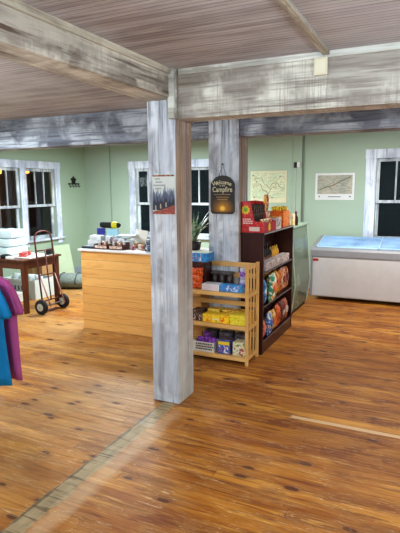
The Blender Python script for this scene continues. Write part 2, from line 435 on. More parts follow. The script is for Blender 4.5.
# board and batten seams on the back wall
struct(MB().box(-2.147, -1.995, YB-.022, YB, .14, ZC, bev=.003).build('trim_9', M_wall))
struct(MB().cyl((-1.975, YB-.013, .14), (-1.975, YB-.013, ZC), .012, seg=10).build('trim_10', solid('grey green painted conduit', (122, 134, 118), .6)))
struct(MB().cyl((-5.815, YB-.010, .14), (-5.815, YB-.010, ZC), .010, seg=10).build('trim_11', solid('painted conduit', (130, 154, 142), .6)))

def post(name, label, x0, x1, y0, y1, z1):
    return tag(MB().box(x0, x1, y0, y1, 0, z1, bev=.006).build(name, M_post, None, ((x0+x1)/2, (y0+y1)/2, 0)), label, 'post')
post('timber_post', 'nearer whitewashed square timber post with the forest picture sign, alone on the open floor', -1.968, -1.732, 3.262, 3.525, 2.335)
post('timber_post', 'wider whitewashed timber post behind the shelves carrying the hanging arched sign', -2.070, -1.744, 4.6, 4.86, ZC)
MB_cap = MB().box(-1.731, -1.701, 3.262, 3.52, 2.19, 2.335)
struct(MB_cap.build('trim_12', M_beam_x))

# outside: porch beyond the left windows and dark yard
struct(box('trim_13', solid('porch boards', (60, 62, 60), .7), (XL-2.2, XL-.16, 4.5, 9.2, -.1, -.02)))
struct(box('trim_14', solid('porch siding dusk', (104, 92, 80), .8), (XL-2.3, XL-2.2, 4.5, 9.6, -.1, 3)))
for i, yy in enumerate((6.2, 7.0, 7.75, 8.6)):
    tag(MB().box(XL-1.3, XL-1.2, yy, yy+.08, -.02, 2.7, bev=.004).build('porch_post', M_wtrim, None, (XL-1.25, yy+.04, -.02)),
        'pale upright porch post in the dark outside the left windows', 'post', 'porch posts outside the left windows')
for i, (yy, zz) in enumerate(((6.79, 2.035), (7.49, 2.065))):  # bulbs added outside to stand in for indoor lamps mirrored in the panes
    b = thing('porch_lamp', ['orange glowing bulb seen through the leftmost pane of the left window',
                             'orange glowing bulb seen at the top of the right-hand sash by the mullion'][i], 'lamp', (-7.3, yy, zz))
    MB().lathe([(.005, -.06), (.035, -.045), (.045, 0), (.03, .04), (.015, .06)], (-7.3, yy, zz), 14).build('bulb', emis('warm bulb', (255, 120, 50), 9), b, smooth=True)
    MB().cyl((-7.3, yy, zz+.06), (-7.3, yy, 2.75), .006, seg=6).build('cord', M_black, b)

# ------------------------------------------------------------------ fittings
j = thing('junction_box', 'cream plastic box on the front beam where the ceiling batten ends', 'junction box', (-.682, 3.236, 2.45))
box('cover', solid('cream plastic', (222, 218, 196), .5), (-.724, -.642, 3.205, 3.2355, 2.385, 2.489), j, .004)
box('face_plate', solid('cream plastic plate', (230, 226, 206), .5), (-.714, -.652, 3.2015, 3.205, 2.397, 2.477), j, .001)

h = thing('hook_rack', 'small black metal wall hook rack topped by a leaf on the green wall', 'hook rack', (XL, 7.83, 1.79))
box('rail', M_black, (XL, XL+.012, 7.665, 7.995, 1.783, 1.808), h, .002)
leaf = []
for k in range(22):
    a = 2*PI*k/22; r = .07*(1+.22*math.cos(5*a)+(.1 if k % 2 else -.08))
    leaf.append((7.825+r*math.sin(a), 1.865+r*math.cos(a)*.95))
MB().prism(leaf, XL, XL+.008, 'x').build('leaf_ornament', M_black, h)
for k in range(4):
    yy = 7.70+k*.087
    MB().tube([(XL+.012, yy, 1.79), (XL+.014, yy, 1.75), (XL+.03, yy, 1.732), (XL+.045, yy, 1.745), (XL+.047, yy, 1.765)], .007).build('hook', M_black, h)

d = thing('door_sensor', 'small white and black electrical sensor on the pale wall batten', 'sensor', (-2.08, YB-.022, 2.05))
box('housing', solid('white abs', (214, 216, 212), .4), (-2.07, -2.02, YB-.06, YB-.022, 2.02, 2.11), d, .006)
box('lens', M_black, (-2.12, -2.07, YB-.06, YB-.022, 2.015, 2.105), d, .004)
MB().tube([(-2.09, YB-.03, 2.015), (-2.10, YB-.028, 1.8), (-2.095, YB-.028, 1.2), (-2.10, YB-.03, .6)], .006, 6).build('cable', solid('white cable', (206, 210, 206), .5), d)

# maps
def map_print(name, base, tint, line, sc):
    t = NT(name, .5, .3); v = t.coord((1, 1, 1), (sc, 0, 3))
    n = t.noise(v, 5, 4, .6, .5); n2 = t.noise(t.coord((3, 3, 9)), 3, 4, .7, 1)
    c = t.mix(t.ss(n, .4, .6), lin(*base), lin(*tint))
    c = t.mix(t.ss(t.math('ABSOLUTE', t.math('SUBTRACT', n2, .5)), .02, .008), c, lin(*line))
    t.color(c); return t.m
m = thing('wall_map', 'large cream trail map pinned on the wall above the dark shelf', 'map', (-2.57, YB-.004, 1.45))
box('paper', solid('cream poster paper', (214, 208, 178), .55), (-2.89, -2.25, YB-.006, YB-.003, 1.44, 1.975), m)
box('map_print', map_print('trail map print', (212, 212, 182), (196, 208, 178), (132, 146, 120), 0), (-2.86, -2.28, YB-.008, YB-.006, 1.51, 1.945), m)
mb = MB()
pts = [(-2.84+.54*i/20, YB-.009, 1.68+.07*math.sin(i*.5)+.025*math.sin(i*1.7)) for i in range(21)]
mb.tube(pts, .004, 4); mb.tube([(p[0]+.02, p[1], p[2]+.13-.004*i) for i, p in enumerate(pts[:17])], .003, 4)
mb.build('route_line', solid('map route green', (126, 132, 96), .6), m)
mb = MB()
for x, z in ((-2.84, 1.90), (-2.82, 1.53), (-2.58, 1.525), (-2.5, 1.525), (-2.36, 1.88), (-2.78, 1.80)): box('map_emblem', solid('map legend ink', (106, 116, 112), .6), (x-.012, x+.012, YB-.010, YB-.008, z-.01, z+.01), m)
m = thing('wall_map', 'white bordered relief map on the wall between the batten and the right window', 'map', (-1.46, YB-.004, 1.49))
box('paper', solid('white poster paper', (216, 218, 220), .5), (-1.77, -1.15, YB-.006, YB-.003, 1.49, 1.917), m)
box('map_print', map_print('relief map print', (160, 164, 154), (182, 176, 164), (120, 120, 106), 4), (-1.735, -1.185, YB-.008, YB-.006, 1.585, 1.885), m)
MB().tube([(-1.70, YB-.009, 1.655), (-1.6, YB-.009, 1.70), (-1.5, YB-.009, 1.715), (-1.42, YB-.009, 1.76), (-1.30, YB-.009, 1.82), (-1.21, YB-.009, 1.86)], .006, 5).build('route_line', solid('map route olive', (112, 102, 62), .6), m)
for x, w in ((-1.70, .012), (-1.215, .016), (-1.46, .10)): box('caption' if w > .05 else 'map_emblem', solid('caption ink', (120, 122, 126), .6), (x-w, x+w, YB-.008, YB-.006, 1.535, 1.548 if w > .05 else 1.555), m)

# sign on the near post
s = thing('metal_sign', 'small metal picture sign of a dark misty forest on the nearer post', 'sign', (-1.835, 3.262, 1.505))
y0 = 3.259
def rr(x0, x1, z0, z1, r, n=4):
    o = []
    for cx, cz, a in ((x1-r, z1-r, 0), (x0+r, z1-r, PI/2), (x0+r, z0+r, PI), (x1-r, z0+r, 1.5*PI)):
        for k in range(n+1): o.append((cx+r*math.cos(a+PI/2*k/n), cz+r*math.sin(a+PI/2*k/n)))
    return o
MB().prism(rr(-1.934, -1.740, 1.503, 1.800, .012), y0, y0+.003).build('plate', solid('sign mist white', (204, 208, 206), .4), s)
tm = NT('sign rust edge', .7); n = tm.noise(tm.coord(), 60, 3); tm.color(tm.mix(tm.ss(n, .45, .55), lin(124, 74, 50), lin(176, 130, 100)))
box('rust_strip', tm.m, (-1.925, -1.749, y0-.001, y0+.002, 1.786, 1.798), s)
for lay, (col, base, amp, seed) in enumerate((((138, 148, 166), 1.66, .055, 1), ((84, 92, 116), 1.635, .05, 2), ((44, 48, 66), 1.60, .045, 3))):
    random.seed(seed); mb = MB(); x = -1.932; k = 0
    while x < -1.750:
        w = random.uniform(.013, .022); top = base+random.uniform(0, amp)+(.02 if x > -1.84 and lay < 2 else 0)
        x1 = min(x+w, -1.742); yy = y0-.0008*(lay+1)-.0001*(k % 2)
        mb.prism([(x, 1.535), (x1, 1.535), (x1-.001, top-.035), ((x+x1)/2, top), (x+.001, top-.035)], yy, yy+.0008)
        x += w*.7; k += 1
    mb.build('tree_line', solid('sign trees %d' % lay, col, .5), s)
MB().prism([(-1.932, 1.506), (-1.742, 1.506), (-1.742, 1.575), (-1.80, 1.556), (-1.87, 1.535), (-1.932, 1.525)], y0-.0045, y0-.0035).build('red_ground', printed('sign red ground', (146, 58, 44), (172, 84, 62), (110, 44, 40), 60), s)
mb = MB()
for x, z in ((-1.905, 1.537), (-1.862, 1.548), (-1.815, 1.560)):
    MB().prism([(x-.006, z), (x+.006, z), (x+.005, z+.026), (x+.003, z+.036), (x-.003, z+.036), (x-.005, z+.026)], y0-.006, y0-.0045).build('painted_figure', solid('sign figures', (176, 160, 142), .5), s)
mb = MB(); random.seed(11)
for row, (xa, xb) in enumerate(((-1.91, -1.87), (-1.905, -1.85), (-1.925, -1.825), (-1.91, -1.86))):
    x = xa; z = 1.768-row*.024
    while x < xb:
        w = random.uniform(.006, .011); mb.box(x, x+w*.75, y0-.001, y0, z-.005, z+.006); x += w
mb.build('lettering', solid('sign faint lettering', (150, 156, 154), .6), s)
for x in (-1.922, -1.752): MB().cyl((x, y0, 1.792), (x, y0-.006, 1.792), .005, seg=10).build('nail', M_black, s)

# hanging campfire sign
s = thing('hanging_sign', 'arched dark sign reading Welcome to the Campfire hung by twine on the wider post', 'sign', (-1.91, 4.598, 1.44))
pts = [(-2.038, 1.462), (-2.020, 1.440), (-1.803, 1.440), (-1.785, 1.462), (-1.785, 1.738)]
for k in range(1, 8):
    a = PI*k/8; pts.append((-1.9115+.105*math.cos(a), 1.752+.068*math.sin(a)))
pts.append((-2.038, 1.738))
t = NT('campfire sign face', .45, .4)
o = t.sep(t.coord()); r = t.math('SQRT', t.math('ADD', t.math('POWER', t.math('MULTIPLY', o[0], 9), 2), t.math('POWER', t.math('MULTIPLY', t.math('SUBTRACT', o[2], .055), 10), 2)))
nn = t.noise(t.coord(), 30, 3)
c = t.mix(t.ss(t.math('ADD', r, t.math('MULTIPLY', nn, .6)), 1.6, .2), lin(34, 24, 18), lin(190, 130, 26))
c = t.mix(t.ss(r, .35, .12), c, lin(246, 196, 70))
c = t.mix(t.ss(o[2], .03, .01), c, lin(46, 32, 16))
t.color(c)
MB().prism(pts, 4.580, 4.596).build('board', t.m, s)
M_cream = solid('sign cream lettering', (232, 222, 186), .5)
def arc_text(name, body, size, x0, x1, z, bow):
    W = [{'W': 1.55, 'm': 1.5, 'l': .5}.get(ch, 1) for ch in body]; n = sum(W)
    for k, ch in enumerate(body):
        f = (sum(W[:k])+W[k]/2)/n; x = x0+(x1-x0)*f; u = 2*f-1
        text(name, ch, size, M_cream, s, (x, 4.5785, z-bow*u*u), (PI/2, bow*u*10, 0))
arc_text('letter', 'Welcome', .058, -2.012, -1.812, 1.752, .022)
text('lettering', 'to the', .024, M_cream, s, (-1.912, 4.5785, 1.720))
text('lettering', 'Campfire', .072, M_cream, s, (-1.912, 4.5785, 1.680)).scale = (.80, 1, 1)
mb = MB(); random.seed(5)
for z, w in ((1.632, .085), (1.606, .065), (1.583, .052)):
    x = -1.912-w
    while x < -1.912+w:
        k = random.uniform(.006, .012); mb.box(x, x+k*.7, 4.5785, 4.580, z-.003, z+.004); x += k
mb.build('small_print', solid('sign amber print', (190, 150, 96), .6), s)
MB().tube([(-1.955, 4.585, 1.80), (-1.912, 4.590, 1.925), (-1.870, 4.585, 1.80)], .003, 6).build('twine', solid('twine', (96, 86, 74), .8), s)
MB().cyl((-1.912, 4.598, 1.928), (-1.912, 4.575, 1.932), .006, seg=10).build('nail', M_black, s)

# ------------------------------------------------------------------ chest freezer
f = thing('chest_freezer', 'long white chest freezer with grey rim and sliding glass lids under the right window', 'freezer', (-.65, 7.75, 0))
FX0, FX1, FY0, FY1 = -1.625, .28, 7.40, 8.12
M_fz = solid('freezer white enamel', (198, 196, 200), .35); M_fg = solid('freezer grey rim', (140, 140, 146), .4)
MB().box(FX0, FX1, FY0, FY1, .055, .672, bev=.02).build('body', M_fz, f, smooth=False)
mb = MB()
for (a, b) in ((FY0-.008, FY0+.05), (FY1-.05, FY1+.008)): pass
prof = [(FY0-.012, .672), (FY0-.012, .76), (FY0+.01, .788), (FY0+.06, .800), (FY1-.06, .915), (FY1, .915), (FY1+.01, .672)]
inn = [(FY0+.06, .800), (FY1-.06, .915)]
mb.prism(prof, FX0-.012, FX0+.055, 'x'); mb.prism(prof, FX1-.055, FX1+.012, 'x')
mb.prism([(FY0-.012, .672), (FY0-.012, .76), (FY0+.01, .788), (FY0+.06, .800), (FY0+.06, .672)], FX0+.055, FX1-.055, 'x')
mb.prism([(FY1-.06, .672), (FY1-.06, .915), (FY1, .915), (FY1+.01, .672)], FX0+.055, FX1-.055, 'x')
mb.box(FX0-.010, FX0+.022, FY0-.010, FY0+.03, .055, .672, bev=.006)
mb.build('rim', M_fg, f)
box('liner', emis('lit freezer liner', (150, 205, 245), 2.6), (FX0+.055, FX1-.055, FY0+.07, FY1-.07, .673, .70), f)  # liner given its own glow to make the glass lids bright
xm = (FX0+FX1)/2
M_lid = mat_glass('freezer lid glass', (.80, .92, 1), 0, 1.15, (206, 228, 248), .42)
for i, (a, b) in enumerate(((FX0+.055, xm+.01), (xm-.01, FX1-.055))):
    e = .004*i
    ld = MB().prism([(FY0+.055, .802+e), (FY1-.055, .917+e), (FY1-.055, .921+e), (FY0+.055, .806+e)], a, b, 'x').build('glass_lid', M_lid, f)
    for (p, q) in ((a, a+.016), (b-.016, b)): MB().prism([(FY0+.05, .802+e), (FY1-.05, .917+e), (FY1-.05, .927+e), (FY0+.05, .812+e)], p, q, 'x').build('lid_frame', solid('pale blue lid trim', (178, 206, 226), .35), ld)
    MB().prism([(FY0+.05, .801+e), (FY0+.075, .806+e), (FY0+.075, .817+e), (FY0+.05, .812+e)], a, b, 'x').build('lid_frame', solid('pale blue lid trim', (178, 206, 226), .35), ld)
random.seed(3)
mb = MB()
for k in range(9):
    x = FX0+.12+k*.2; mb.box(x, x+.15, FY0+.12, FY1-.14, .70, .74+random.uniform(0, .03), bev=.01)
mb.build('frozen_goods', printed('frozen goods', (190, 220, 238), (120, 170, 214), (226, 232, 240), 9), f)
lb = box('brand_label', solid('red badge', (190, 66, 48), .4), (FX0+.022, FX0+.105, FY0-.003, FY0+.004, .598, .635), f)
mb = MB()
for k in range(3): mb.box(FX0+.033+k*.022, FX0+.048+k*.022, FY0-.0045, FY0-.003, .607, .626)
mb.build('badge_mark', solid('badge dark mark', (120, 30, 24), .5), lb)
for x in (FX0+.09, FX1-.09):
    for y in (FY0+.05, FY1-.08):
        MB().lathe([(.012, -.012), (.027, -.01), (.027, .01), (.012, .012)], (x, y, .027), 14, 'x').build('caster', solid('grey caster', (150, 150, 148), .5), f)

# green glass display case left of the freezer
g = thing('display_case', 'pale green slant-fronted display case between the dark shelf and the freezer', 'display case', (-1.95, 6.7, 0))
M_case = solid('pale sage case panel', (150, 170, 152), .45)
M_cg = mat_glass('greenish case glass', (.82, .90, .84), .0, 1.3, (196, 212, 198), .26)
cs = [(-2.3, .06), (-1.62, .06), (-1.575, .40), (-1.64, 1.17), (-2.3, 1.17)]
box('plinth', solid('case plinth', (58, 54, 50), .6), (-2.28, -1.64, 6.27, 7.08, 0, .06), g)
box('back_panel', M_case, (-2.3, -2.28, 6.25, 7.1, .06, 1.17), g)
box('top_panel', M_case, (-2.3, -1.615, 6.25, 7.1, 1.17, 1.195), g, .004)
box('base_panel', M_case, (-2.28, -1.63, 6.27, 7.08, .06, .09), g)
for z, x in ((.34, -1.60), (.62, -1.605), (.90, -1.63)): box('shelf', solid('case shelf', (206, 216, 204), .4), (-2.28, x, 6.28, 7.07, z, z+.02), g)
for (a, b) in ((6.25, 6.262), (7.088, 7.1)): MB().prism(cs, a, b).build('side_glass', M_cg, g)
MB().prism([(-1.624, .06), (-1.618, .06), (-1.573, .40), (-1.634, 1.17), (-1.64, 1.17), (-1.579, .40)], 6.262, 7.088).build('front_glass', M_cg, g)
for y in (6.25, 7.1): MB().tube([(-1.62, y, .06), (-1.575, y, .40), (-1.64, y, 1.17)], .010, 6).build('front_frame', solid('case frame', (176, 188, 176), .4), g)

# ------------------------------------------------------------------ dark shelf
SX0, SX1, SY0, SY1 = -1.736, -1.50, 4.655, 5.80
d = thing('dark_shelf', 'tall dark mahogany shelf unit full of snacks facing right', 'shelf', (-1.64, 5.2, 0))
box('side_panel', M_mah, (SX0, SX1, SY0, SY0+.022, 0, 1.232), d, .002)
box('side_panel', M_mah, (SX0, SX1, SY1-.022, SY1, 0, 1.232), d, .002)
box('back_panel', M_mah, (SX0, SX0+.01, SY0+.022, SY1-.022, .0, 1.232), d)
box('top_board', M_mahs, (SX0-.004, SX1+.006, SY0-.004, SY1+.004, 1.232, 1.252), d, .002)
box('edge_band', solid('worn pale edge', (150, 150, 156), .5), (SX1+.006, SX1+.008, SY0, SY1, 1.236, 1.250), d)
for z in (.135, .50, .85): 
    b_ = box('shelf_board', M_mahs, (SX0+.01, SX1-.004, SY0+.022, SY1-.022, z-.018, z), d, .001)
    box('shelf_edge', solid('shelf edge strip', (104, 96, 104), .5), (SX1-.004, SX1-.002, SY0+.022, SY1-.022, z-.016, z-.002), b_)
box('plinth', M_mah, (SX1-.02, SX1-.004, SY0+.022, SY1-.022, 0, .117), d)

# ------------------------------------------------------------------ pine folding shelf
PX0, PX1, PY0, PY1 = -2.47, -1.52, 4.27, 4.597
p = thing('pine_bookcase', 'low light pine open bookcase with slatted sides in front of the wider post', 'bookcase', (-2.0, 4.47, 0))
for x in (PX0, PX1-.03):
    for y in (PY0, PY1-.03): box('upright', M_pine, (x, x+.03, y, y+.03, 0, .975), p, .003)
    sd = MB()
    for z in (.935, .80, .66, .50, .34, .20, .045):
        if z in (.80, .50, .20): continue
        sd.box(x+.006, x+.024, PY0+.03, PY1-.03, z, z+.035)
    for k in range(2):
        y = PY0+.03+(PY1-PY0-.06)*(k+1)/3
        sd.box(x+.009, x+.021, y-.010, y+.010, .05, .95)
    sd.build('side_slats', M_pine, p)
for z in (.385, .705, .075):
    mb = MB(); mb.box(PX0+.03, PX1-.03, PY0+.002, PY0+.022, z-.036, z, bev=.002)
    for k in range(6):
        y = PY0+.03+k*.045; mb.box(PX0+.03, PX1-.03, y, y+.038, z-.016, z-.001)
    mb.build('shelf', M_pinex, p)
for z in (.912, .805, .512, .20): box('back_rail', M_pinex, (PX0+.03, PX1-.03, PY1-.022, PY1-.004, z, z+.048), p, .002)

# ------------------------------------------------------------------ counter
c = thing('sales_counter', 'shop counter with honey wood board front and white top left of the near post', 'counter', (-3.03, 5.02, 0))
CX0, CX1, CY0, CY1 = -3.82, -2.215, 4.714, 5.35
box('carcass', M_ply, (CX0, CX1, CY0, CY1, 0, .962), c, .002)
box('worktop', M_white, (CX0-.03, CX1, CY0-.02, CY1+.02, .962, .985), c, .003)
ZT = .985

# ------------------------------------------------------------------ goods helpers
def pack(name, label, cat, x, y, z, w, dd, h, rz, mat, front=None, group=None, fr=(.08, .92, .15, .85), lab2=None, lid=None, tilt=0):
    """carton standing on z; w across, dd deep, h tall; its face looks along local -Y"""
    t = thing(name, label, cat, (x, y, z), group, rz)
    if tilt: t.rotation_euler = (tilt, 0, rz)
    MB().box(x-w/2, x+w/2, y-dd/2, y+dd/2, z, z+h, bev=min(.003, h*.1)).build('carton', mat, t)
    if front:
        a, b, u, v = fr
        lb = MB().box(x-w/2+w*a, x-w/2+w*b, y-dd/2-.0015, y-dd/2, z+h*u, z+h*v).build('front_print', front, t)
    if lab2: text('lettering', lab2[0], lab2[1], lab2[2], t, (x, y-dd/2-.002, z+h*.5))
    if lid: MB().box(x-w/2+.004, x+w/2-.004, y-dd/2+.004, y+dd/2-.004, z+h, z+h+.002).build('top_print', lid, t)
    return t
def bag(name, label, x, y, z, w, h, dd, rz, mat, patch=None, tilt=0, group=None, seed=0, txt=None, cat='snack bag', roll=0):
    rnd = random.Random(seed+1)
    t = thing(name, label, cat, (x, y, z), group, rz); t.rotation_euler = (tilt, roll, rz)
    mb = MB(); NU, NV = 10, 12; grid = []
    for sgn in (-1, 1):
        g = []
        for j_ in range(NV+1):
            row = []
            for i_ in range(NU+1):
                u = i_/NU*2-1; v = j_/NV*2-1
                th = dd/2*max(0, 1-abs(u)**2.6)*max(0, 1-abs(v)**5)+.0008
                th *= 1+.10*math.sin(u*7+seed)*math.cos(v*6+seed*2)+rnd.uniform(-.05, .05)
                wv = 1-.05*(1-abs(v)**4)
                row.append(mb.bm.verts.new((x+u*w/2*wv, y+sgn*th, z+(v+1)/2*h)))
            g.append(row)
        grid.append(g)
        for j_ in range(NV):
            for i_ in range(NU):
                mb.bm.faces.new((g[j_][i_], g[j_][i_+1], g[j_+1][i_+1], g[j_+1][i_]))
    f_, b_ = grid
    loopf = [f_[0][i] for i in range(NU+1)]+[f_[k][NU] for k in range(1, NV+1)]+[f_[NV][i] for i in range(NU-1, -1, -1)]+[f_[k][0] for k in range(NV-1, 0, -1)]
    loopb = [b_[0][i] for i in range(NU+1)]+[b_[k][NU] for k in range(1, NV+1)]+[b_[NV][i] for i in range(NU-1, -1, -1)]+[b_[k][0] for k in range(NV-1, 0, -1)]
    for k in range(len(loopf)):
        k2 = (k+1) % len(loopf); mb.bm.faces.new((loopf[k], loopf[k2], loopb[k2], loopb[k]))
    mb.build('pouch', mat, t, smooth=True)
    if patch:
        q = MB(); n = 14
        pol = [(x+w*.30*math.cos(2*PI*k/n), z+h*.52+h*.17*math.sin(2*PI*k/n)) for k in range(n)]
        q.prism(pol, y-dd/2-.004, y-dd/2*.72).build('logo_patch', patch, t)
    if txt: text('lettering', txt[0], txt[1], txt[2], t, (x, y-dd/2-.005, z+h*.52))
    return t
def can(name, label, x, y, z, r, h, body, lid, group=None, cat='jar', band=None):
    t = thing(name, label, cat, (x, y, z), group)
    MB().lathe([(r*.9, 0), (r, h*.05), (r, h*.84), (r*.86, h*.9)], (x, y, z), 18).build('jar_body', body, t, smooth=True)
    MB().lathe([(r*.9, h*.88), (r*.92, h*.9), (r*.92, h), (r*.8, h*1.0)], (x, y, z), 18).build('lid', lid, t)
    if band: MB().lathe([(r*1.01, h*.25), (r*1.015, h*.3), (r*1.015, h*.65), (r*1.01, h*.7)], (x, y, z), 18).build('paper_band', band, t)
    return t
S = solid
# ---- pine bookcase, top tier (z .705)
z = .706
pack('snack_carton', 'low white carton with open goods on the top tier of the pine bookcase', 'carton', -1.925, 4.372, z, .185, .13, .062, 0, S('white card', (226, 224, 226), .5), S('white card pink print', (222, 206, 214), .5))
pack('snack_carton', 'bright blue printed carton on the top tier of the pine bookcase', 'carton', -1.712, 4.345, z, .225, .07, .072, 0, printed('blue carton', (52, 140, 206), (70, 160, 220), (60, 120, 190), 20), printed('blue carton face', (50, 140, 210), (206, 226, 240), (160, 60, 160), 45), fr=(.1, .9, .1, .9))
for k, (zz, lab) in enumerate(((z, 'lower of two stacked purple and white tubs at the right end of the pine bookcase'), (z+.115, 'upper of two stacked purple and white tubs at the right end of the pine bookcase'))):
    can('snack_tub', lab, -1.622, 4.43, zz, .040, .112, S('tub lilac white', (196, 190, 222), .4), S('tub lid', (214, 214, 222), .4), band=printed('tub purple band', (112, 62, 160), (150, 90, 190), (220, 210, 235), 60))
for k, (x, y) in enumerate(((-1.965, 4.52), (-1.885, 4.52), (-1.805, 4.52))):
    can('meat_snack_jar', 'dark jar in the back row of the top tier of the pine bookcase', x, y, z, .036, .135, printed('dark jar glass', (44, 34, 36), (78, 66, 64), (108, 58, 44), 40), S('grey lid', (88, 90, 96), .4, .4), 'dark jars on the pine bookcase')
box_lid = pack('display_tray', 'dark grey tray lying across the jars on the pine bookcase', 'tray', -1.885, 4.52, z+.136, .23, .10, .022, .0, printed('dark tray', (58, 56, 60), (92, 88, 92), (40, 36, 40), 30))
for k in range(3):
    bag('snack_bag', ['orange snack pouch at the bottom of the pile beside the near post', 'orange snack pouch above another beside the near post', 'topmost orange snack pouch beside the near post'][k],
        -2.09, 4.345+.012*k, z+.066*k+.001, .12, .075, .05, .1*k, printed('orange pouch', (214, 84, 32), (236, 120, 50), (120, 30, 20), 26, seed=k), seed=k)
pack('snack_carton', 'dark red carton under the blue box at the left of the pine bookcase', 'carton', -2.10, 4.47, z, .17, .16, .262, 0, printed('dark red carton', (58, 24, 20), (84, 34, 26), (30, 16, 16), 18), S('dark red face', (70, 26, 22), .5))
pack('snack_carton', 'bright blue box with white figure print topping the pile beside the near post', 'carton', -2.075, 4.47, z+.263, .17, .15, .088, -.05, printed('sky blue carton', (48, 140, 214), (60, 156, 224), (36, 110, 190), 15), printed('sky blue face', (52, 146, 218), (230, 236, 240), (206, 60, 60), 34), fr=(.05, .6, .1, .9), lid=S('cream flap', (206, 214, 186), .5))
# ---- middle tier (z .385)
z = .386
for k in range(3):
    pack('candy_box', ['brown candy box at the left of the middle tier, nearest the near post', 'brown candy box behind the front one on the middle tier', 'brown candy box second from the left on the middle tier'][k], 'candy box',
         [-2.28, -2.14, -2.07][k], [4.38, 4.515, 4.372][k], z, .12 if k != 2 else .11, .12, .072, 0, printed('brown candy', (70, 44, 40), (52, 34, 36), (150, 140, 140), 30, seed=k), printed('brown candy face', (84, 46, 36), (206, 190, 180), (60, 34, 32), 50, seed=k), fr=(.06, .94, .1, .9))
ylab = ['yellow candy box left of three yellow ones on the middle tier', 'yellow candy box with white lettering in the middle of the yellow row', 'yellow candy box with orange print third in the yellow row', 'greenish yellow candy box at the right end of the middle tier']
for k, (x, w, h) in enumerate(((-1.965, .092, .078), (-1.868, .098, .078), (-1.772, .088, .082), (-1.640, .165, .098))):
    base = (246, 206, 36) if k < 3 else (226, 214, 46)
    pack('candy_box', ylab[k], 'candy box', x, 4.372, z, w, .13, h, 0, printed('yellow candy %d' % k, base, (250, 222, 70), (232, 190, 40), 12, seed=k),
         printed('yellow face %d' % k, base, [(236, 120, 40), (250, 220, 60), (236, 96, 36), (236, 226, 90)][k], [(250, 230, 120), (150, 90, 40), (250, 210, 60), (210, 140, 40)][k], 40, seed=k), fr=(.06, .94, .08, .92), lab2=('m&m', .036, S('white ink', (240, 236, 228), .5)) if k == 1 else None)
for k, x in enumerate((-1.95, -1.79, -1.64)):
    pack('candy_box', ['yellow candy box in the back row, left', 'yellow candy box in the back row, middle', 'pale candy box in the back row, right'][k]+' of the middle tier', 'candy box', x, 4.51, z, .14, .12, .10, 0, printed('back candy %d' % k, (226, 186, 60), (240, 214, 90), (180, 110, 50), 22, seed=k+4))
# ---- bottom tier (z .075)
z = .076
b_ = thing('white_basket', 'white lidded tray with black lettering on the bottom tier of the pine bookcase', 'basket', (-2.0, 4.39, z))
mb = MB(); x0, x1, y0_, y1_ = -2.115, -1.885, 4.30, 4.455
mb.box(x0, x1, y0_, y1_, z, z+.006)
for (a, b2, c2, d2) in ((x0, x1, y0_, y0_+.006), (x0, x1, y1_-.006, y1_), (x0, x0+.006, y0_+.006, y1_-.006), (x1-.006, x1, y0_+.006, y1_-.006)): mb.box(a, b2, c2, d2, z+.006, z+.10)
mb.build('basket_shell', S('white card tray', (220, 214, 206), .5), b_)
mb = MB(); random.seed(9)
for r_ in range(3):
    x = -2.085
    while x < -1.905:
        w = random.uniform(.012, .026); mb.box(x, x+w*.72, y0_-.0012, y0_, z+.022+r_*.025, z+.037+r_*.025); x += w
mb.build('lettering', S('dark ink', (58, 52, 58), .6), b_)
mb = MB(); mb.tube([(-2.175+.03*math.cos(a*PI/8), 4.297, z+.05+.03*math.sin(a*PI/8)) for a in range(16)], .004, 5)
pack('candy_box', 'small cream and yellow box at the left of the bottom tier by the near post', 'candy box', -2.165, 4.36, z, .085, .12, .105, 0, S('cream yellow card', (232, 206, 120), .5), printed('ring print', (240, 214, 110), (60, 44, 40), (226, 150, 60), 34), fr=(.1, .9, .1, .9))
for k, (x, y, zz, rz) in enumerate(((-2.055, 4.36, z+.008, .1), (-1.99, 4.365, z+.025, -.1), (-1.93, 4.36, z+.008, .2), (-2.02, 4.415, z+.045, 0))):
    bag('candy_bag', ['purple foil bag leaning at the left in the white tray', 'purple foil bag standing highest in the middle of the white tray', 'purple foil bag at the right in the white tray', 'purple foil bag at the back of the white tray'][k],
        x, y, zz, .085, .125, .045, rz, printed('purple foil', (122, 44, 160), (168, 90, 206), (86, 24, 120), 30, seed=k), seed=k+20, cat='candy bag', tilt=-.12)
pack('cookie_pack', 'blue red and white cookie pack in the middle of the bottom tier', 'cookie pack', -1.785, 4.375, z, .135, .13, .145, 0, printed('cookie blue', (58, 84, 150), (80, 110, 170), (150, 50, 60), 20), printed('cookie face', (54, 96, 176), (220, 226, 236), (206, 52, 60), 36), fr=(.05, .95, .08, .62), lid=printed('cookie top', (70, 74, 90), (120, 120, 130), (180, 60, 60), 30))
box('yellow_band', S('yellow print band', (238, 206, 60), .5), (-1.845, -1.725, 4.308, 4.3095, z+.095, z+.128), bpy.data.objects['cookie_pack'])
pack('cookie_pack', 'cream and green cookie pack at the right end of the bottom tier', 'cookie pack', -1.628, 4.375, z, .125, .13, .135, 0, printed('cream pack', (216, 210, 170), (230, 226, 200), (120, 140, 90), 20), printed('cream face', (226, 222, 196), (190, 60, 70), (90, 140, 110), 34), fr=(.06, .94, .1, .6))
for k, x in enumerate((-2.0, -1.83, -1.66)):
    pack('cookie_pack', ['dark pack behind the white tray', 'dark pack behind the blue cookie pack', 'dark pack behind the cream cookie pack'][k], 'cookie pack', x, 4.515, z, .14, .10, .17, 0, printed('back pack %d' % k, (62, 66, 72), (104, 106, 110), (130, 60, 60), 24, seed=k))

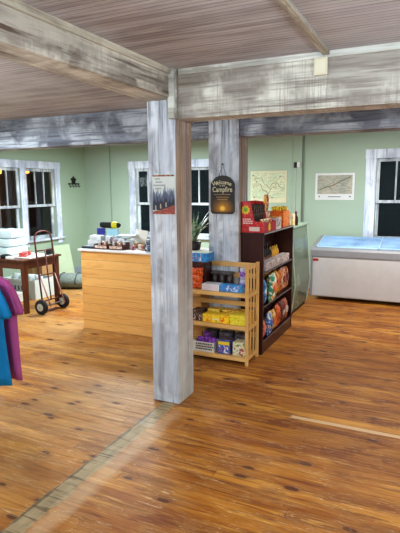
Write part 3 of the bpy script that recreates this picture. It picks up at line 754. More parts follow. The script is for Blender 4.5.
# ---- dark shelf: goods face +X  (rz = +90 deg)
R = PI/2
z = .851
for k in range(5):
    y = 4.79+k*.185
    pack('tin_carton', ['white tin carton nearest the blue pack on the top inner shelf', 'second white tin carton from the left on the top inner shelf', 'third white tin carton in the row on the top inner shelf', 'fourth white tin carton in the row on the top inner shelf', 'white tin carton at the far end of the top inner shelf'][k], 'carton',
         -1.555, y+.06, z, .165, .09, .082, R, printed('tin carton %d' % k, (198, 188, 190), (216, 206, 204), (120, 90, 90), 24, seed=k), printed('tin face %d' % k, (206, 196, 196), (90, 60, 60), (170, 60, 50), 50, seed=k), fr=(.06, .94, .1, .8))
pack('snack_carton', 'narrow blue pack standing at the near end of the top inner shelf', 'carton', -1.54, 4.70, z, .032, .06, .15, R, printed('blue narrow', (56, 90, 160), (80, 120, 190), (200, 210, 230), 30), None)
for k in range(4):
    y = 5.38+k*.082
    t = thing('mustard_bottle', ['yellow squeeze bottle, leftmost of the four on the top inner shelf', 'yellow squeeze bottle second from the left on the top inner shelf', 'yellow squeeze bottle second from the right on the top inner shelf', 'yellow squeeze bottle at the far right on the top inner shelf'][k], 'bottle', (-1.655, y, z))
    MB().lathe([(.026, 0), (.029, .01), (.029, .10), (.022, .13), (.011, .145)], (-1.655, y, z), 16).build('bottle_body', S('mustard yellow', (232, 176, 56), .35), t, smooth=True)
    MB().lathe([(.013, .145), (.013, .155), (.005, .18), (.003, .182)], (-1.655, y, z), 12).build('nozzle', S('nozzle yellow', (240, 196, 80), .4), t)
for k in range(5):
    y = 5.00+k*.072
    t = thing('sauce_bottle', 'dark glass sauce bottle at the back of the top inner shelf', 'bottle', (-1.64, y, z), 'dark sauce bottles at the back of the top inner shelf')
    MB().lathe([(.030, 0), (.034, .01), (.034, .13), (.012, .18), (.012, .235)], (-1.64, y, z), 16).build('bottle_body', S('dark sauce glass', (34, 18, 16), .2), t, smooth=True)
    MB().lathe([(.015, .225), (.015, .255), (.012, .257)], (-1.64, y, z), 12).build('cap', S('dark cap', (60, 34, 30), .4), t)
    MB().lathe([(.0345, .04), (.0352, .045), (.0352, .10), (.0345, .105)], (-1.64, y, z), 16).build('paper_label', S('sauce label', (120, 84, 60), .5), t)
# middle inner shelf: chip bags
z = .501
specs = [  # y, w, h, d, x, colours, patch, label
    (4.765, .16, .27, .09, -1.545, ((30, 100, 176), (40, 130, 190), (230, 236, 240)), (232, 236, 238), 'blue and white chip bag at the near end of the middle inner shelf'),
    (4.93, .21, .30, .10, -1.50, ((44, 150, 120), (240, 236, 226), (240, 150, 50)), (236, 120, 40), 'green white and orange chip bag bulging from the middle inner shelf'),
    (5.10, .17, .27, .09, -1.545, ((238, 232, 214), (244, 240, 230), (220, 150, 70)), (222, 150, 60), 'cream chip bag beside the green one on the middle inner shelf'),
    (5.26, .15, .28, .09, -1.56, ((226, 160, 50), (240, 190, 80), (170, 60, 30)), (200, 70, 40), 'golden chip bag in the centre of the middle inner shelf'),
    (5.405, .15, .27, .09, -1.56, ((196, 110, 60), (224, 170, 110), (110, 40, 30)), (230, 206, 170), 'orange brown chip bag on the middle inner shelf, third from the far end'),
    (5.54, .13, .28, .09, -1.56, ((206, 140, 120), (230, 190, 150), (120, 50, 46)), (140, 50, 44), 'pinkish chip bag on the middle inner shelf, second from the far end'),
    (5.67, .12, .27, .08, -1.56, ((150, 90, 60), (206, 150, 96), (70, 34, 30)), (80, 40, 34), 'brown chip bag at the far end of the middle inner shelf')]
for k, (y, w, h_, dd, x, cc, pt, lab) in enumerate(specs):
    bag('chip_bag', lab, x, y, z, w, h_, dd, R+[.25, .1, -.1, .1, .2, -.1, 0][k], printed('chip bag %d' % k, *cc, 24, .28, seed=k), S('chip patch %d' % k, pt, .3), tilt=.0, seed=k+40)
for k in range(4):
    bag('chip_bag', ['orange chip bag in the back row by the near side panel', 'red chip bag second in the back row of the middle inner shelf', 'yellow chip bag third in the back row of the middle inner shelf', 'brown chip bag at the far end of the back row'][k], -1.67, 4.86+k*.24, z, .20, .31, .07, R,
        printed('rear chip %d' % k, ((222, 130, 40), (180, 50, 36), (236, 180, 60), (130, 70, 40))[k], (240, 200, 110), (110, 40, 30), 14, seed=k+9), seed=k+60)
# lowest shelf
z = .136
specs = [
    (4.77, .16, .20, .09, -1.555, ((214, 80, 90), (236, 170, 120), (180, 40, 60)), (240, 150, 130), 'pink and red candy bag at the near bottom corner of the dark shelf', None),
    (4.935, .17, .24, .09, -1.53, ((64, 110, 180), (214, 224, 234), (230, 180, 90)), (40, 80, 180), 'blue and white snack bag on the lowest shelf', None),
    (5.10, .16, .23, .09, -1.545, ((206, 160, 90), (226, 196, 130), (140, 80, 40)), (214, 120, 60), 'tan snack bag between the blue and orange bags on the lowest shelf', None),
    (5.265, .17, .26, .09, -1.54, ((200, 84, 44), (222, 120, 70), (150, 50, 34)), (170, 60, 44), 'orange red snack bag in the middle of the lowest shelf', None),
    (5.435, .17, .27, .09, -1.545, ((90, 46, 44), (120, 70, 64), (60, 30, 34)), None, 'dark brown chip bag with white lettering on the lowest shelf', ('Lays', .085, S('bag white ink', (230, 226, 222), .5))),
    (5.60, .16, .26, .09, -1.55, ((150, 76, 56), (180, 110, 80), (60, 40, 60)), (206, 190, 190), 'rust brown snack bag near the far end of the lowest shelf', None)]
for k, (y, w, h_, dd, x, cc, pt, lab, tx) in enumerate(specs):
    bag('snack_bag', lab, x, y, z, w, h_, dd, R+[.1, .2, -.1, .15, .1, 0][k], printed('low bag %d' % k, *cc, 26, .3, seed=k+5), S('low patch %d' % k, pt, .3) if pt else None, seed=k+80, txt=tx)
for k in range(4):
    bag('snack_bag', ['dark plum snack bag in the back row at the near end', 'navy snack bag in the back row second from the near end', 'brown snack bag in the back row third from the near end', 'maroon snack bag in the back row at the far end'][k]+' of the lowest shelf', -1.67, 4.84+k*.24, z, .20, .31, .07, R,
        printed('rear low %d' % k, ((58, 34, 70), (44, 44, 84), (84, 50, 44), (104, 44, 44))[k], (110, 80, 90), (40, 24, 34), 14, seed=k+3), seed=k+100)

# ---- top of the dark shelf (z 1.252)
z = 1.253
r_ = thing('candy_display', 'red cardboard display box with tall sloping side and yellow burst print', 'display box', (-1.63, 4.80, z))
M_red = printed('red display card', (196, 30, 40), (206, 40, 48), (224, 96, 84), 26); M_redp = S('red display card plain', (178, 24, 34), .45)
side = [(-1.732, z), (-1.498, z), (-1.498, z+.10), (-1.600, z+.115), (-1.640, z+.30), (-1.732, z+.31)]
MB().prism(side, 4.66, 4.666).build('side_wing', M_red, r_)
MB().prism(side, 5.06, 5.066).build('side_wing', M_red, r_)
box('front_wall', M_redp, (-1.504, -1.498, 4.666, 5.06, z, z+.10), r_)
box('back_wall', M_redp, (-1.732, -1.726, 4.666, 5.06, z, z+.31), r_)
box('base', M_redp, (-1.726, -1.504, 4.666, 5.06, z, z+.006), r_)
def burst(n, ro, ri, cx, cz): return [(cx+(ro if k % 2 else ri)*math.cos(PI*k/n), cz+(ro if k % 2 else ri)*math.sin(PI*k/n)) for k in range(2*n)]
MB().prism(burst(9, .050, .036, -1.692, z+.225), 4.6575, 4.66).build('yellow_burst', S('burst yellow', (240, 200, 60), .5), r_)
MB().prism(burst(7, .026, .018, -1.692, z+.228), 4.6560, 4.6575).build('green_center', S('burst green', (120, 180, 70), .5), r_)
mb = MB(); random.seed(2)
for row in range(3):
    x = -1.722
    while x < -1.640+row*.008:
        w = random.uniform(.012, .022); mb.box(x, x+w*.75, 4.658, 4.66, z+.128-row*.02, z+.140-row*.02); x += w
mb.build('white_lettering', S('display white ink', (240, 226, 220), .5), r_)
box('price_panel', S('pale print panel', (226, 206, 200), .5), (-1.655, -1.545, 4.6575, 4.66, z+.016, z+.058), r_)
mb = MB(); mb.prism([(4.83+p_[0], p_[1]) for p_ in burst(8, .050, .034, 0, z+.05)], -1.498, -1.4955, 'x'); mb.build('yellow_burst', S('front burst yellow', (232, 190, 56), .5), r_)
for k in range(6):
    y = 4.69+k*.062
    t = thing('candy_packet', 'dark brown upright packet standing in the red display box', 'packet', (-1.69, y, z+.007), 'dark packets in the red display box')
    t.rotation_euler = (0, .10, 0)
    MB().box(-1.722, -1.632, y, y+.024, z+.012, z+.275, bev=.004).build('wrapper', printed('dark packet', (58, 40, 34), (78, 58, 48), (110, 90, 70), 26), t)
for k in range(4):
    y = 4.72+k*.09
    bag('candy_bag', ['nearest small cream and orange packet in the front of the red display', 'second small packet in the front of the red display', 'third small packet in the front of the red display', 'farthest small packet in the front of the red display'][k], -1.545, y, z+.008, .085, .125, .035, R, printed('small packet', (222, 206, 180), (220, 120, 50), (120, 60, 40), 40, seed=k), seed=k+7, cat='packet')
pack('tea_box', 'white box with dark picture print right of the red display', 'box', -1.56, 5.17, z, .17, .12, .125, R, S('white box card', (216, 210, 214), .5), printed('dark picture', (210, 206, 214), (60, 54, 60), (150, 90, 90), 34), fr=(.08, .92, .25, .92), lid=printed('tea top', (160, 90, 60), (226, 150, 60), (60, 50, 50), 40))
pack('tea_box', 'dark topped box behind the white picture box', 'box', -1.69, 5.20, z, .18, .11, .185, R, printed('teabox dark', (214, 196, 190), (70, 60, 66), (230, 170, 60), 26))
tall = pack('snack_carton', 'tall orange carton near the far end on top of the dark shelf', 'carton', -1.575, 5.50, z, .24, .13, .185, R, printed('orange carton', (228, 110, 34), (238, 140, 50), (190, 60, 30), 20), printed('orange face', (232, 110, 30), (244, 180, 60), (196, 50, 30), 40), fr=(.06, .94, .08, .92))
for k, (x, y) in enumerate(((-1.60, 5.42), (-1.55, 5.50), (-1.60, 5.58))):
    pack('candy_box', ['yellow and black box lying on the near side of the tall orange carton', 'yellow and black box lying in the middle of the tall orange carton', 'yellow and black box lying on the far side of the tall orange carton'][k], 'candy box', x, y, z+.187, .064, .10, .045, R+.1*k, printed('yellow black %d' % k, (232, 196, 50), (40, 36, 34), (240, 224, 120), 30, seed=k))
for k, (y, c1, c2, lab) in enumerate(((5.20, (232, 190, 50), (200, 60, 40), 'yellow and red tall packet standing up highest above the dark shelf'), (5.275, (150, 30, 40), (190, 60, 60), 'dark red tall packet beside the yellow one above the dark shelf'))):
    bag('snack_bag', lab, -1.665, y, z+.187, .085, .19, .03, R+.2, printed('tall packet %d' % k, c1, c2, (240, 226, 160), 26, seed=k), seed=k+31, cat='packet')
box_h = pack('snack_carton', 'dark carton under the tall packets on top of the dark shelf', 'carton', -1.69, 5.35, z, .07, .10, .186, R, printed('hidden carton', (190, 120, 90), (120, 70, 60), (230, 180, 80), 20))
pack('candy_box', 'yellow and white box standing on top of the green display case', 'candy box', -1.70, 6.36, 1.197, .13, .12, .155, R, printed('yellow white', (226, 216, 190), (232, 206, 80), (196, 180, 170), 24), printed('yellow white face', (226, 212, 200), (226, 196, 60), (160, 120, 110), 34))
t = thing('syrup_bottle', 'dark brown bottle on top of the green display case', 'bottle', (-1.645, 6.48, 1.197))
MB().lathe([(.026, 0), (.030, .01), (.030, .10), (.013, .135), (.013, .165)], (-1.645, 6.48, 1.197), 16).build('bottle_body', S('brown glass', (58, 34, 30), .25), t, smooth=True)
MB().lathe([(.016, .16), (.016, .182), (.013, .184)], (-1.645, 6.48, 1.197), 12).build('cap', S('maroon cap', (110, 40, 44), .4), t)

for k, (y, h_, c1, c2, lab) in enumerate(((5.29, .13, (220, 180, 60), (190, 60, 50), 'yellow and red box between the white picture box and the orange carton'), (5.71, .16, (206, 190, 160), (60, 50, 50), 'cream and black box at the far end on top of the dark shelf'))):
    pack('candy_box', lab, 'candy box', -1.57, y, 1.253, .085, .11, h_, R, printed('top box %d' % k, c1, c2, (240, 220, 120), 34, seed=k), printed('top face %d' % k, c1, (236, 226, 200), c2, 44, seed=k), fr=(.06, .94, .1, .9))
# ------------------------------------------------------------------ counter goods
z = ZT+.001
t = thing('flat_case', 'flat dark tray at the left end of the counter', 'tray', (-3.76, 4.83, z))
box('tray_base', S('navy tray', (40, 48, 62), .5), (-3.84, -3.67, 4.76, 4.90, z, z+.025), t, .004)
box('tray_inlay', S('grey inlay', (128, 138, 146), .5), (-3.82, -3.72, 4.775, 4.885, z+.025, z+.028), t)
for k, (x, y, zz, w, h_) in enumerate(((-3.80, 5.02, z, .20, .075), (-3.79, 5.02, z+.076, .16, .06))):
    pack('white_box', ['lower white box of the pair at the left end of the counter', 'upper white box of the pair at the left end of the counter'][k], 'box', x, y, zz, w, .12, h_, .1, S('white carton', (218, 220, 222), .5), S('faint print', (196, 202, 206), .5), fr=(.1, .6, .2, .6))
pack('book', 'deep blue and purple book standing behind the white boxes on the counter', 'book', -3.88, 5.22, z, .11, .03, .21, .1, printed('blue book', (40, 50, 130), (70, 60, 160), (150, 120, 190), 20), S('book blue cover', (52, 62, 150), .4), fr=(.05, .95, .03, .97))
pack('book', 'pale blue book standing in the middle of the counter', 'book', -3.70, 5.22, z, .17, .025, .20, .05, S('pale blue book', (150, 194, 214), .4), S('pale blue cover', (164, 206, 222), .4), fr=(.05, .95, .03, .97))
lb = ['left', 'right']
for k, (x0, x1) in enumerate(((-3.66, -3.47), (-3.45, -3.25))):
    t = thing('candy_tray', 'open printed candy tray, %s of the two at the front of the counter' % lb[k], 'tray', ((x0+x1)/2, 4.84, z))
    mb = MB(); mb.box(x0, x1, 4.77, 4.92, z, z+.004)
    for (a, b2, c2, d2, hh) in ((x0, x1, 4.77, 4.774, .052), (x0, x1, 4.916, 4.92, .08), (x0, x0+.004, 4.774, 4.916, .06), (x1-.004, x1, 4.774, 4.916, .06)): mb.box(a, b2, c2, d2, z+.004, z+hh)
    mb.build('tray_shell', S('maroon tray card', (84, 48, 44), .5), t)
    box('front_print', printed('tray face %d' % k, (196, 160, 140), (226, 214, 206), (120, 50, 44), 46, seed=k), (x0+.012, x1-.012, 4.7685, 4.770, z+.012, z+.044), t)
    for q in range(4):
        xx = x0+.028+q*.045
        bag('candy_bar', 'wrapped candy bar standing in the %s candy tray' % lb[k], xx, 4.84+.02*(q % 2), z+.005, .04, .085, .022, .2*q, printed('bar %d' % (q % 3), ((190, 180, 176), (130, 70, 60), (206, 150, 90))[q % 3], (230, 226, 220), (70, 50, 60), 50, seed=q), seed=q+5, cat='candy bar', group='candy bars in the %s counter tray' % lb[k])
for k, (x, y, w, h_, rz, col, lab) in enumerate((
        (-3.51, 5.04, .10, .10, .3, (172, 150, 160), 'mauve printed box behind the left candy tray'),
        (-3.62, 5.05, .08, .13, -.2, (196, 200, 206), 'grey white leaflet box behind the left candy tray'),
        (-3.40, 5.00, .09, .12, .1, (204, 212, 216), 'white carton in the middle heap behind the right candy tray'),
        (-3.30, 4.99, .09, .09, -.15, (214, 222, 228), 'white box at the right of the middle heap'))):
    pack('small_box', lab, 'box', x, y, z, w, .09, h_, rz, printed('heap box %d' % k, col, tuple(min(255, c_+24) for c_ in col), (96, 84, 96), 26, seed=k))
for k in range(4):
    t = tag(MB().box(-.11, .11, -.075, .075, 0, .006, bev=.001).build('paper_sheet', S('white paper', (222, 228, 232), .6), None), ['lowest', 'second', 'third', 'topmost'][k]+' loose white sheet on the heap of boxes on the counter', 'paper')
    t.location = (-3.38+.012*k, 5.02, z+.128+.0075*k); t.rotation_euler = (0, 0, .15*k-.2)
t = thing('carry_case', 'long black soft case with yellow panel lying across the books on the counter', 'case', (-3.73, 5.24, z+.212))
MB().lathe([(.02, -.15), (.034, -.14), (.040, -.1), (.040, .08), (.034, .13), (.02, .15)], (-3.74, 5.225, z+.252), 16, 'x').build('case_body', S('black nylon', (20, 20, 22), .7), t, smooth=True)
MB().lathe([(.0405, .04), (.0415, .05), (.040, .10), (.036, .12)], (-3.74, 5.225, z+.252), 16, 'x').build('yellow_panel', S('yellow panel', (206, 196, 40), .6), t, smooth=True)
pack('small_box', 'brown card box under the tilted white card on the counter', 'box', -3.19, 5.08, z, .16, .12, .055, .1, M_card)
t = thing('display_card', 'white card propped upright on the brown box by the near post', 'card', (-3.21, 5.09, z+.056)); t.rotation_euler = (-.2, .12, 0)
MB().box(-3.30, -3.13, 5.088, 5.092, z+.061, z+.215).build('card_panel', S('ivory card', (226, 220, 208), .6), t)
box('card_foot', S('ivory card foot', (214, 206, 190), .6), (-3.25, -3.17, 5.092, 5.13, z+.057, z+.061), t)
for k, (x, y, col, lab) in enumerate(((-3.15, 4.85, (150, 60, 70), 'tiny red packet right of the candy trays'), (-3.08, 4.88, (200, 190, 190), 'tiny pale packet right of the candy trays'), (-3.02, 4.84, (180, 110, 60), 'tiny tan packet nearest the navy carton'))):
    bag('candy_bar', lab, x, y, z, .05, .06, .025, .3*k, printed('tiny %d' % k, col, (226, 200, 190), (90, 60, 90), 50, seed=k), seed=k+3, cat='packet')
t = pack('snack_carton', 'navy blue carton with white mark against the near post on the counter', 'carton', -2.88, 4.86, z, .17, .13, .09, 0, printed('navy carton', (52, 66, 92), (74, 90, 118), (120, 130, 150), 22), printed('navy face', (58, 74, 104), (206, 214, 222), (40, 46, 66), 46), fr=(.05, .95, .1, .9))
pack('snack_carton', 'smaller grey carton stacked on the navy carton', 'carton', -2.90, 4.86, z+.091, .12, .10, .045, .2, printed('grey stack', (112, 118, 130), (150, 156, 160), (60, 64, 80), 26))

# potted plant behind the near post
t = thing('potted_plant', 'spiky pale green striped plant in a dark pot on the counter behind the posts', 'plant', (-2.49, 5.13, z))
MB().lathe([(.05, 0), (.065, .01), (.08, .10), (.075, .10), (.07, .085)], (-2.49, 5.13, z), 18).build('pot', S('dark pot', (44, 34, 34), .5), t, smooth=True)
random.seed(21)
def blade(mb, base, az, L, lean, w):
    pts = []; n = 7
    for k in range(n+1):
        f = k/n; r_ = L*f*math.sin(lean)*(0.6+.6*f); zz = L*f*math.cos(lean*f*1.1)
        pts.append(Vector((base[0]+math.cos(az)*r_, base[1]+math.sin(az)*r_, base[2]+zz)))
    side = Vector((-math.sin(az), math.cos(az), 0)); A = []; B = []
    for k, p_ in enumerate(pts):
        ww = w*(1-(k/n)**2)+.001
        A.append(mb.bm.verts.new(p_-side*ww)); B.append(mb.bm.verts.new(p_+side*ww))
    for k in range(n): mb.bm.faces.new((A[k], A[k+1], B[k+1], B[k]))
for k in range(30):
    mb = MB(); blade(mb, (-2.49, 5.13, z+.08), random.uniform(0, 2*PI), random.uniform(.24, .42), random.uniform(.1, .75), .016)
    mb.build('leaf', printed('striped leaf %d' % (k % 2), ((150, 168, 140), (70, 120, 60))[k % 2], (196, 204, 180), (96, 122, 88), 40), t)

# ------------------------------------------------------------------ left side: table and everything around it
t = thing('wooden_table', 'dark brown wooden table under the left window', 'table', (-5.55, 5.27, 0))
TX0, TX1, TY0, TY1 = -6.20, -4.93, 4.90, 5.64
box('tabletop', M_table, (TX0, TX1, TY0, TY1, .725, .75), t, .004)
mb = MB()
mb.box(TX0+.09, TX1-.10, TY0+.035, TY0+.055, .62, .725); mb.box(TX0+.09, TX1-.10, TY1-.055, TY1-.035, .62, .725)
mb.box(TX0+.035, TX0+.055, TY0+.09, TY1-.09, .62, .725); mb.box(TX1-.055, TX1-.035, TY0+.09, TY1-.09, .62, .725)
mb.build('apron', M_table, t)
for x in (TX0+.065, TX1-.065):
    for y in (TY0+.06, TY1-.06):
        mb = MB(); r = bmesh.ops.create_cone(mb.bm, cap_ends=True, segments=4, radius1=.036, radius2=.050, depth=.725, matrix=Matrix.Translation((x, y, .3625)) @ Matrix.Rotation(PI/4, 4, 'Z'))
        mb.build('leg', M_table, t)
z = .751
tag(MB().box(-5.90, -4.97, 5.06, 5.56, z, z+.008, bev=.002).build('place_mat', S('pale cloth mat', (206, 204, 196), .7), None, (-5.26, 5.3, z)), 'flat pale mat covering the right end of the wooden table', 'mat')
for k in range(3):
    mb = MB(); mb.box(-.28, .28, -.20, .20, 0, .118, bev=.04)
    bmesh.ops.subdivide_edges(mb.bm, edges=mb.bm.edges, cuts=5, use_grid_fill=True)
    for v in mb.bm.verts:
        q_ = math.sin(v.co.x*13+k*2)*math.cos(v.co.y*15+k)+.5*math.sin(v.co.x*31+v.co.y*9); v.co.z += .010*q_*min(1, v.co.z/.06); v.co.y += .012*math.sin(v.co.x*21+k); v.co.x *= 1-.05*k; v.co.y *= 1-.04*k
    o = mb.build('folded_towel', S('white towelling %d' % k, (216-3*k, 232-2*k, 234), .9), None, smooth=True); tag(o, ['bottom', 'middle', 'top'][k]+' folded white towel of the stack on the wooden table', 'towel')
    o.location = (-5.70+.02*k, 5.30, z+.009+.121*k); o.rotation_euler = (0, 0, .05*k)
tag(MB().lathe([(.02, 0), (.07, .004), (.075, .03), (.05, .05), (.02, .055)], (-5.36, 5.0, z), 16).build('black_pouch', S('black cloth', (26, 26, 30), .8), None, (-5.36, 5.0, z), smooth=True), 'black cloth pouch in front of the towels on the table', 'pouch')
pack('small_box', 'small white box at the front edge of the wooden table', 'box', -5.24, 4.96, z, .10, .07, .035, .1, M_white)
for k, (x, y, c_, lab) in enumerate(((-5.20, 5.17, (196, 60, 60), 'red box nearest the hand truck on the wooden table'), (-5.27, 5.30, (176, 44, 52), 'darker red box behind the first on the wooden table'))):
    pack('small_box', lab, 'box', x, y, z+.009, .11, .08, .055, .5, printed('red box %d' % k, c_, (220, 120, 110), (70, 30, 30), 30, seed=k))
pack('small_box', 'black box on the far right corner of the wooden table', 'box', -5.02, 5.48, z+.009, .08, .10, .07, .2, M_black)

# hand truck
t = thing('hand_truck', 'red brown metal hand truck with two rubber wheels standing before the table', 'hand truck', (-4.80, 5.27, 0))
M_ht = solid('chipped maroon steel', (96, 54, 50), .45, .3)
ax = -4.76; r = .012
mb = MB(); L = [( -4.80, 5.07, .05), (-4.84, 5.07, .5), (-4.88, 5.07, .97)]
arc = []
for k in range(0, 9):
    a = PI*k/8; arc.append((-4.885-.02*math.sin(a), 5.235-.165*math.cos(a), 1.0+.125*math.sin(a)**.7 if 0 < k < 8 else 1.0))
Rr = [(-4.88, 5.40, .97), (-4.84, 5.40, .5), (-4.80, 5.40, .05)]
mb.tube(L+arc+Rr, r, 8); mb.build('main_frame', M_ht, t, smooth=True)
for z_ in (.86, .52, .16):
    x = -4.80-.087*(z_-.05)/.95
    MB().tube([(x, 5.07, z_), (x, 5.40, z_)], .009, 8).build('cross_bar', M_ht, t, smooth=True)
MB().tube([(-4.80, 5.235, .16), (-4.865, 5.235, .86)], .009, 8).build('center_bar', M_ht, t, smooth=True)
for y in (5.09, 5.38):
    MB().tube([(-4.68, y, .10), (-4.845, y, .52)], .009, 8).build('brace', S('worn pink steel', (160, 118, 112), .5), t, smooth=True)
MB().tube([(ax, 4.96, .105), (ax, 5.46, .105)], .010, 8).build('axle', S('steel axle', (120, 116, 112), .4, .6), t)
MB().box(-4.86, -4.80, 5.08, 5.39, .006, .014).build('toe_plate', M_ht, t)
for y in (4.995, 5.43):
    w = MB().lathe([(.045, -.026), (.088, -.030), (.102, -.018), (.105, 0), (.102, .018), (.088, .030), (.045, .026)], (ax, y, .105), 28, 'y').build('wheel', S('black rubber', (30, 29, 30), .8), t, smooth=True)
    MB().lathe([(.016, -.034), (.022, -.034), (.030, -.028), (.048, -.0305), (.053, -.029), (.053, .029), (.048, .0305), (.030, .028), (.016, .034)], (ax, y, .105), 20, 'y').build('hub', S('dirty cream hub', (172, 168, 154), .5), w)

# goods under the table and against the wall
t = thing('storage_bin', 'white plastic storage bin with carry holes under the wooden table', 'bin', (-5.86, 5.85, 0))
mb = MB(); bx = (-6.18, -5.50, 5.66, 6.10)
mb.box(bx[0], bx[1], bx[2], bx[3], 0, .012)
for (a, b2, c2, d2) in ((bx[0], bx[1], bx[2], bx[2]+.012), (bx[0], bx[1], bx[3]-.012, bx[3]), (bx[0], bx[0]+.012, bx[2]+.012, bx[3]-.012), (bx[1]-.012, bx[1], bx[2]+.012, bx[3]-.012)): mb.box(a, b2, c2, d2, .012, .30)
mb.build('bin_body', S('white plastic', (206, 214, 212), .4), t)
box('rim', S('white rim', (224, 228, 226), .4), (bx[0]-.02, bx[1]+.02, bx[2]-.02, bx[2], .275, .305), t, .004)
mb = MB()
for k in range(5): mb.box(-6.0+k*.07, -5.965+k*.07, bx[2]-.001, bx[2], .13, .20)
mb.build('carry_holes', S('bin shadow holes', (96, 104, 106), .6), t)
for k in range(4):
    bag('plastic_bag', ['leftmost', 'second', 'third', 'rightmost'][k]+' crumpled white plastic bag in the storage bin', -6.085+k*.155, 5.88, .014, .145, .34, .12, .1*k, S('thin white film %d' % k, (218, 224, 224), .4), seed=k+50, cat='bag')
pack('white_box', 'low white carton on the floor in front of the storage bin', 'box', -5.74, 5.47, 0, .26, .20, .13, .1, S('white floor carton', (214, 214, 206), .6))
t = pack('cardboard_box', 'plain brown cardboard box on the floor behind the hand truck', 'box', -6.17, 6.55, 0, .38, .42, .50, 0, M_card)
box('tape', S('packing tape', (206, 176, 128), .4), (-6.20, -6.14, 6.339, 6.3405, .0, .50), t)
box('tape', S('packing tape', (206, 176, 128), .4), (-6.20, -6.14, 6.34, 6.76, .50, .502), t)
t = tag(MB().box(-.19, .19, -.012, .012, 0, .66, bev=.003).build('leaning_board', S('pale green board', (190, 206, 176), .6), None), 'pale green flat board leaning on the left wall beside the cardboard box', 'board')
t.location = (-6.20, 7.24, .005); t.rotation_euler = (-.22, 0, PI/2-.15)
t.rotation_mode = 'ZYX' if False else 'XYZ'
t = thing('duffel_bag', 'grey green round duffel bag lying on the floor between box and counter', 'bag', (-5.72, 6.72, 0)); t.rotation_euler = (0, 0, .3); t.location = (-5.60, 6.62, 0)
mb = MB(); mb.lathe([(.02, -.30), (.07, -.29), (.11, -.25), (.130, -.15), (.135, 0), (.13, .15), (.11, .25), (.07, .29), (.02, .30)], (-5.72, 6.72, .13), 24, 'x')
for v in mb.bm.verts:
    d_ = v.co-Vector((-5.72, 6.72, .13)); v.co.y = 6.72+d_.y*1.25; v.co.z = max(.001, .13+d_.z*.97+.008*math.sin(d_.x*22)*math.cos(d_.y*18))
mb.build('bag_body', printed('speckled canvas', (112, 122, 116), (128, 138, 130), (96, 104, 100), 40, .9), t, smooth=True)
for x in (-5.86, -5.58): MB().tube([(x, 6.72+.175*math.cos(a), .13+.137*math.sin(a)) for a in [PI*k/10 for k in range(-1, 12)]], .007, 6).build('strap', S('dark webbing', (60, 62, 62), .8), t)

# ------------------------------------------------------------------ shirts on a rack at the left edge
rk = thing('clothes_rack', 'dark metal rail holding the hanging shirts at the left edge', 'rack', (-2.85, 1.9, 0))
M_rk = solid('rack steel', (60, 60, 64), .35, .7)
MB().tube([(-2.85, 1.2, 1.20), (-2.85, 2.56, 1.20)], .013, 10).build('rail', M_rk, rk)
MB().tube([(-2.85, 1.9, .03), (-2.85, 1.9, 1.20)], .016, 10).build('pole', M_rk, rk)
MB().box(-3.17, -2.53, 1.68, 1.72, 0, .03).box(-2.87, -2.83, 1.3, 2.1, 0, .03).build('base', M_rk, rk)
def shirt(y, dx, col, label, seed, hw=.255, ztop=1.10, zhem=.355, sl=.16):
    t = thing('hanging_shirt', label, 'shirt', (-2.85+dx, y, 1.2))
    cx = -2.85+dx
    def panel(mb, pts_front, th, wav):
        # pts: rows of (xl, xr, z)
        N = 14; F = []; Bk = []
        for (xl, xr, z_) in pts_front:
            f_ = []; b2 = []
            for i in range(N+1):
                u = i/N; x = xl+(xr-xl)*u; e = math.sin(PI*u)**.5
                fold = wav*(1.15-z_)*math.sin(u*19+seed+z_*3)
                f_.append(mb.bm.verts.new((x, y-th*e-.004+fold, z_))); b2.append(mb.bm.verts.new((x, y+th*e+.004+fold, z_)))
            F.append(f_); Bk.append(b2)
        for a, b3 in zip(F, F[1:]):
            for i in range(N): mb.bm.faces.new((a[i], a[i+1], b3[i+1], b3[i]))
        for a, b3 in zip(Bk, Bk[1:]):
            for i in range(N): mb.bm.faces.new((a[i+1], a[i], b3[i], b3[i+1]))
        for r0, r1 in zip(range(len(F)-1), range(1, len(F))):
            mb.bm.faces.new((F[r0][0], F[r1][0], Bk[r1][0], Bk[r0][0])); mb.bm.faces.new((F[r0][N], Bk[r0][N], Bk[r1][N], F[r1][N]))
        for R_ in (0, -1):
            for i in range(N): mb.bm.faces.new((F[R_][i], F[R_][i+1], Bk[R_][i+1], Bk[R_][i]))
    rows = [(cx-.07, cx+.07, ztop), (cx-.12, cx+.12, ztop-.012), (cx-.19, cx+.19, ztop-.045), (cx-hw+.01, cx+hw-.01, ztop-.10)]
    for k in range(1, 10):
        f = k/9; z_ = ztop-.10+(zhem-(ztop-.10))*f; ww = hw*(.93+.12*f*f)
        rows.append((cx-ww, cx+ww, z_))
    t_m = NT('jersey '+label[:12], .85, .2); n = t_m.noise(t_m.coord((6, 6, 1.5)), 3, 3); cc = lin(*col)
    t_m.color(t_m.mix(n, tuple(c_*.8 for c_ in cc), tuple(min(1, c_*1.12) for c_ in cc)))
    mb = MB(); panel(mb, rows, .028, .016); mb.build('shirt_body', t_m.m, t, smooth=True)
    for sg in (-1, 1):
        mb = MB(); rr_ = [(-.12, -.075, .028), (-.10, -.035, .07), (-.085, 0, .12), (-.075, .032, .18), (-.065, .058, .235), (-.055, .040, .262)]
        panel(mb, [tuple(sorted((cx+sg*(hw+a), cx+sg*(hw+b2))))+(ztop-q,) for a, b2, q in rr_], .022, .010)
        mb.build('sleeve', t_m.m, t, smooth=True)
    hg = thing('coat_hanger', 'black wire hanger inside the '+label, 'hanger', (cx, y, 1.2))
    MB().tube([(cx+.006, y, 1.222), (cx-.018, y, 1.215), (cx, y, 1.17), (cx, y, ztop+.012)], .003, 6).build('hook', M_black, hg)
    MB().tube([(cx-.16, y, ztop-.05), (cx, y, ztop+.012), (cx+.16, y, ztop-.05)], .004, 6).build('shoulder_bar', M_black, hg)
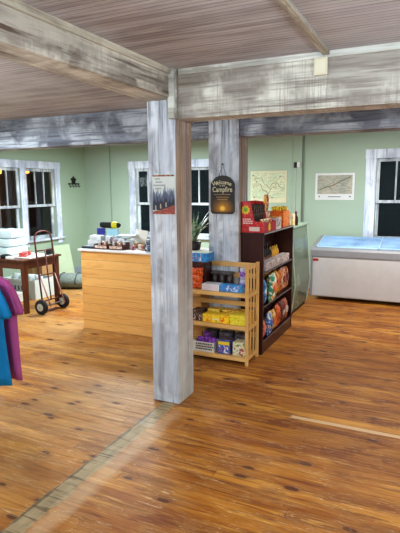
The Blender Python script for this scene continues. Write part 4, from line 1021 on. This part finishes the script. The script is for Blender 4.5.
shirt(2.36, .03, (24, 128, 186), 'teal blue shirt hanging nearest at the left edge', 1, .24)
shirt(2.48, .02, (178, 86, 146), 'magenta shirt hanging just behind the teal blue one', 4, .245)
shirt(2.25, -.02, (40, 80, 140), 'deep blue shirt hanging nearer the viewer than the teal one', 8, .23)

# ------------------------------------------------------------------ light
def area(name, loc, rot, size, power, col, size_y=None):
    l = bpy.data.lights.new(name, 'AREA'); l.energy = power; l.color = col; l.size = size
    if size_y: l.shape = 'RECTANGLE'; l.size_y = size_y
    o = bpy.data.objects.new(name, l); COL.objects.link(o); o.location = loc; o.rotation_euler = rot
    return o
def bulb_light(name, loc, power, col, r=.18):
    l = bpy.data.lights.new(name, 'POINT'); l.energy = power; l.color = col; l.shadow_soft_size = r
    o = bpy.data.objects.new(name, l); COL.objects.link(o); o.location = loc; return o
bulb_light('porch_glow', (-7.3, 7.1, 2.0), 26, (1, .5, .25), .08)  # unseen light added so the porch siding shows through the panes
bulb_light('ceiling_lamp_front', (.9, 1.0, 2.0), 56, (.92, .96, 1))
bulb_light('ceiling_lamp_front_left', (-3.4, 1.0, 1.95), 60, (.86, .94, 1))
bulb_light('ceiling_lamp_behind', (-.6, -1.2, 1.7), 165, (.88, .95, 1), .3)  # unseen fill, hung low to brighten the post fronts
UP = (PI, 0, 0)
area('uplight_behind', (.4, -.6, 1.2), UP, 1.4, 100, (.74, .87, 1))  # the upward lights here are unseen fills added to brighten the ceiling
area('uplight_right', (2.3, 2.0, 1.2), UP, 1.2, 85, (.74, .87, 1))
area('uplight_left', (-4.6, .8, 1.2), UP, 1.2, 85, (.74, .87, 1))
area('ceiling_lamp_left', (-4.6, 3.5, 2.42), (0, 0, 0), 1.2, 70, (.84, .94, 1), .3)
area('ceiling_lamp_back_left', (-4.2, 6.4, 2.45), (0, 0, 0), 1.2, 160, (.84, .95, 1), .4)
area('ceiling_lamp_back_right', (-.5, 6.45, 2.42), (math.radians(8), 0, 0), 1.2, 62, (1, .98, .92), .3)
area('ceiling_lamp_right', (1.8, 3.9, 2.42), (0, 0, 0), 1.0, 45, (1, .93, .82), .4)
w = bpy.data.worlds.new('dusk'); bpy.context.scene.world = w; w.use_nodes = True
w.node_tree.nodes['Background'].inputs[0].default_value = (.05, .07, .09, 1); w.node_tree.nodes['Background'].inputs[1].default_value = .35

# ------------------------------------------------------------------ camera
yaw, pit, roll = math.radians(25.29), math.radians(9.09), math.radians(-.433)
fw = Vector((-math.sin(yaw)*math.cos(pit), math.cos(yaw)*math.cos(pit), -math.sin(pit)))
r0 = Vector((math.cos(yaw), math.sin(yaw), 0)); u0 = r0.cross(fw)
rt = math.cos(roll)*r0+math.sin(roll)*u0; up = -math.sin(roll)*r0+math.cos(roll)*u0
cam = bpy.data.cameras.new('camera'); co = bpy.data.objects.new('camera', cam); COL.objects.link(co)
cam.sensor_fit = 'VERTICAL'; cam.sensor_height = 36; cam.lens = 491.75/533*36; cam.clip_start = .05
co.matrix_world = Matrix(((rt.x, up.x, -fw.x, 0), (rt.y, up.y, -fw.y, 0), (rt.z, up.z, -fw.z, 1.7), (0, 0, 0, 1)))
sc = bpy.context.scene; sc.camera = co
sc.view_settings.view_transform = 'Standard'; sc.view_settings.look = 'None'; sc.view_settings.exposure = .16; sc.view_settings.gamma = .90
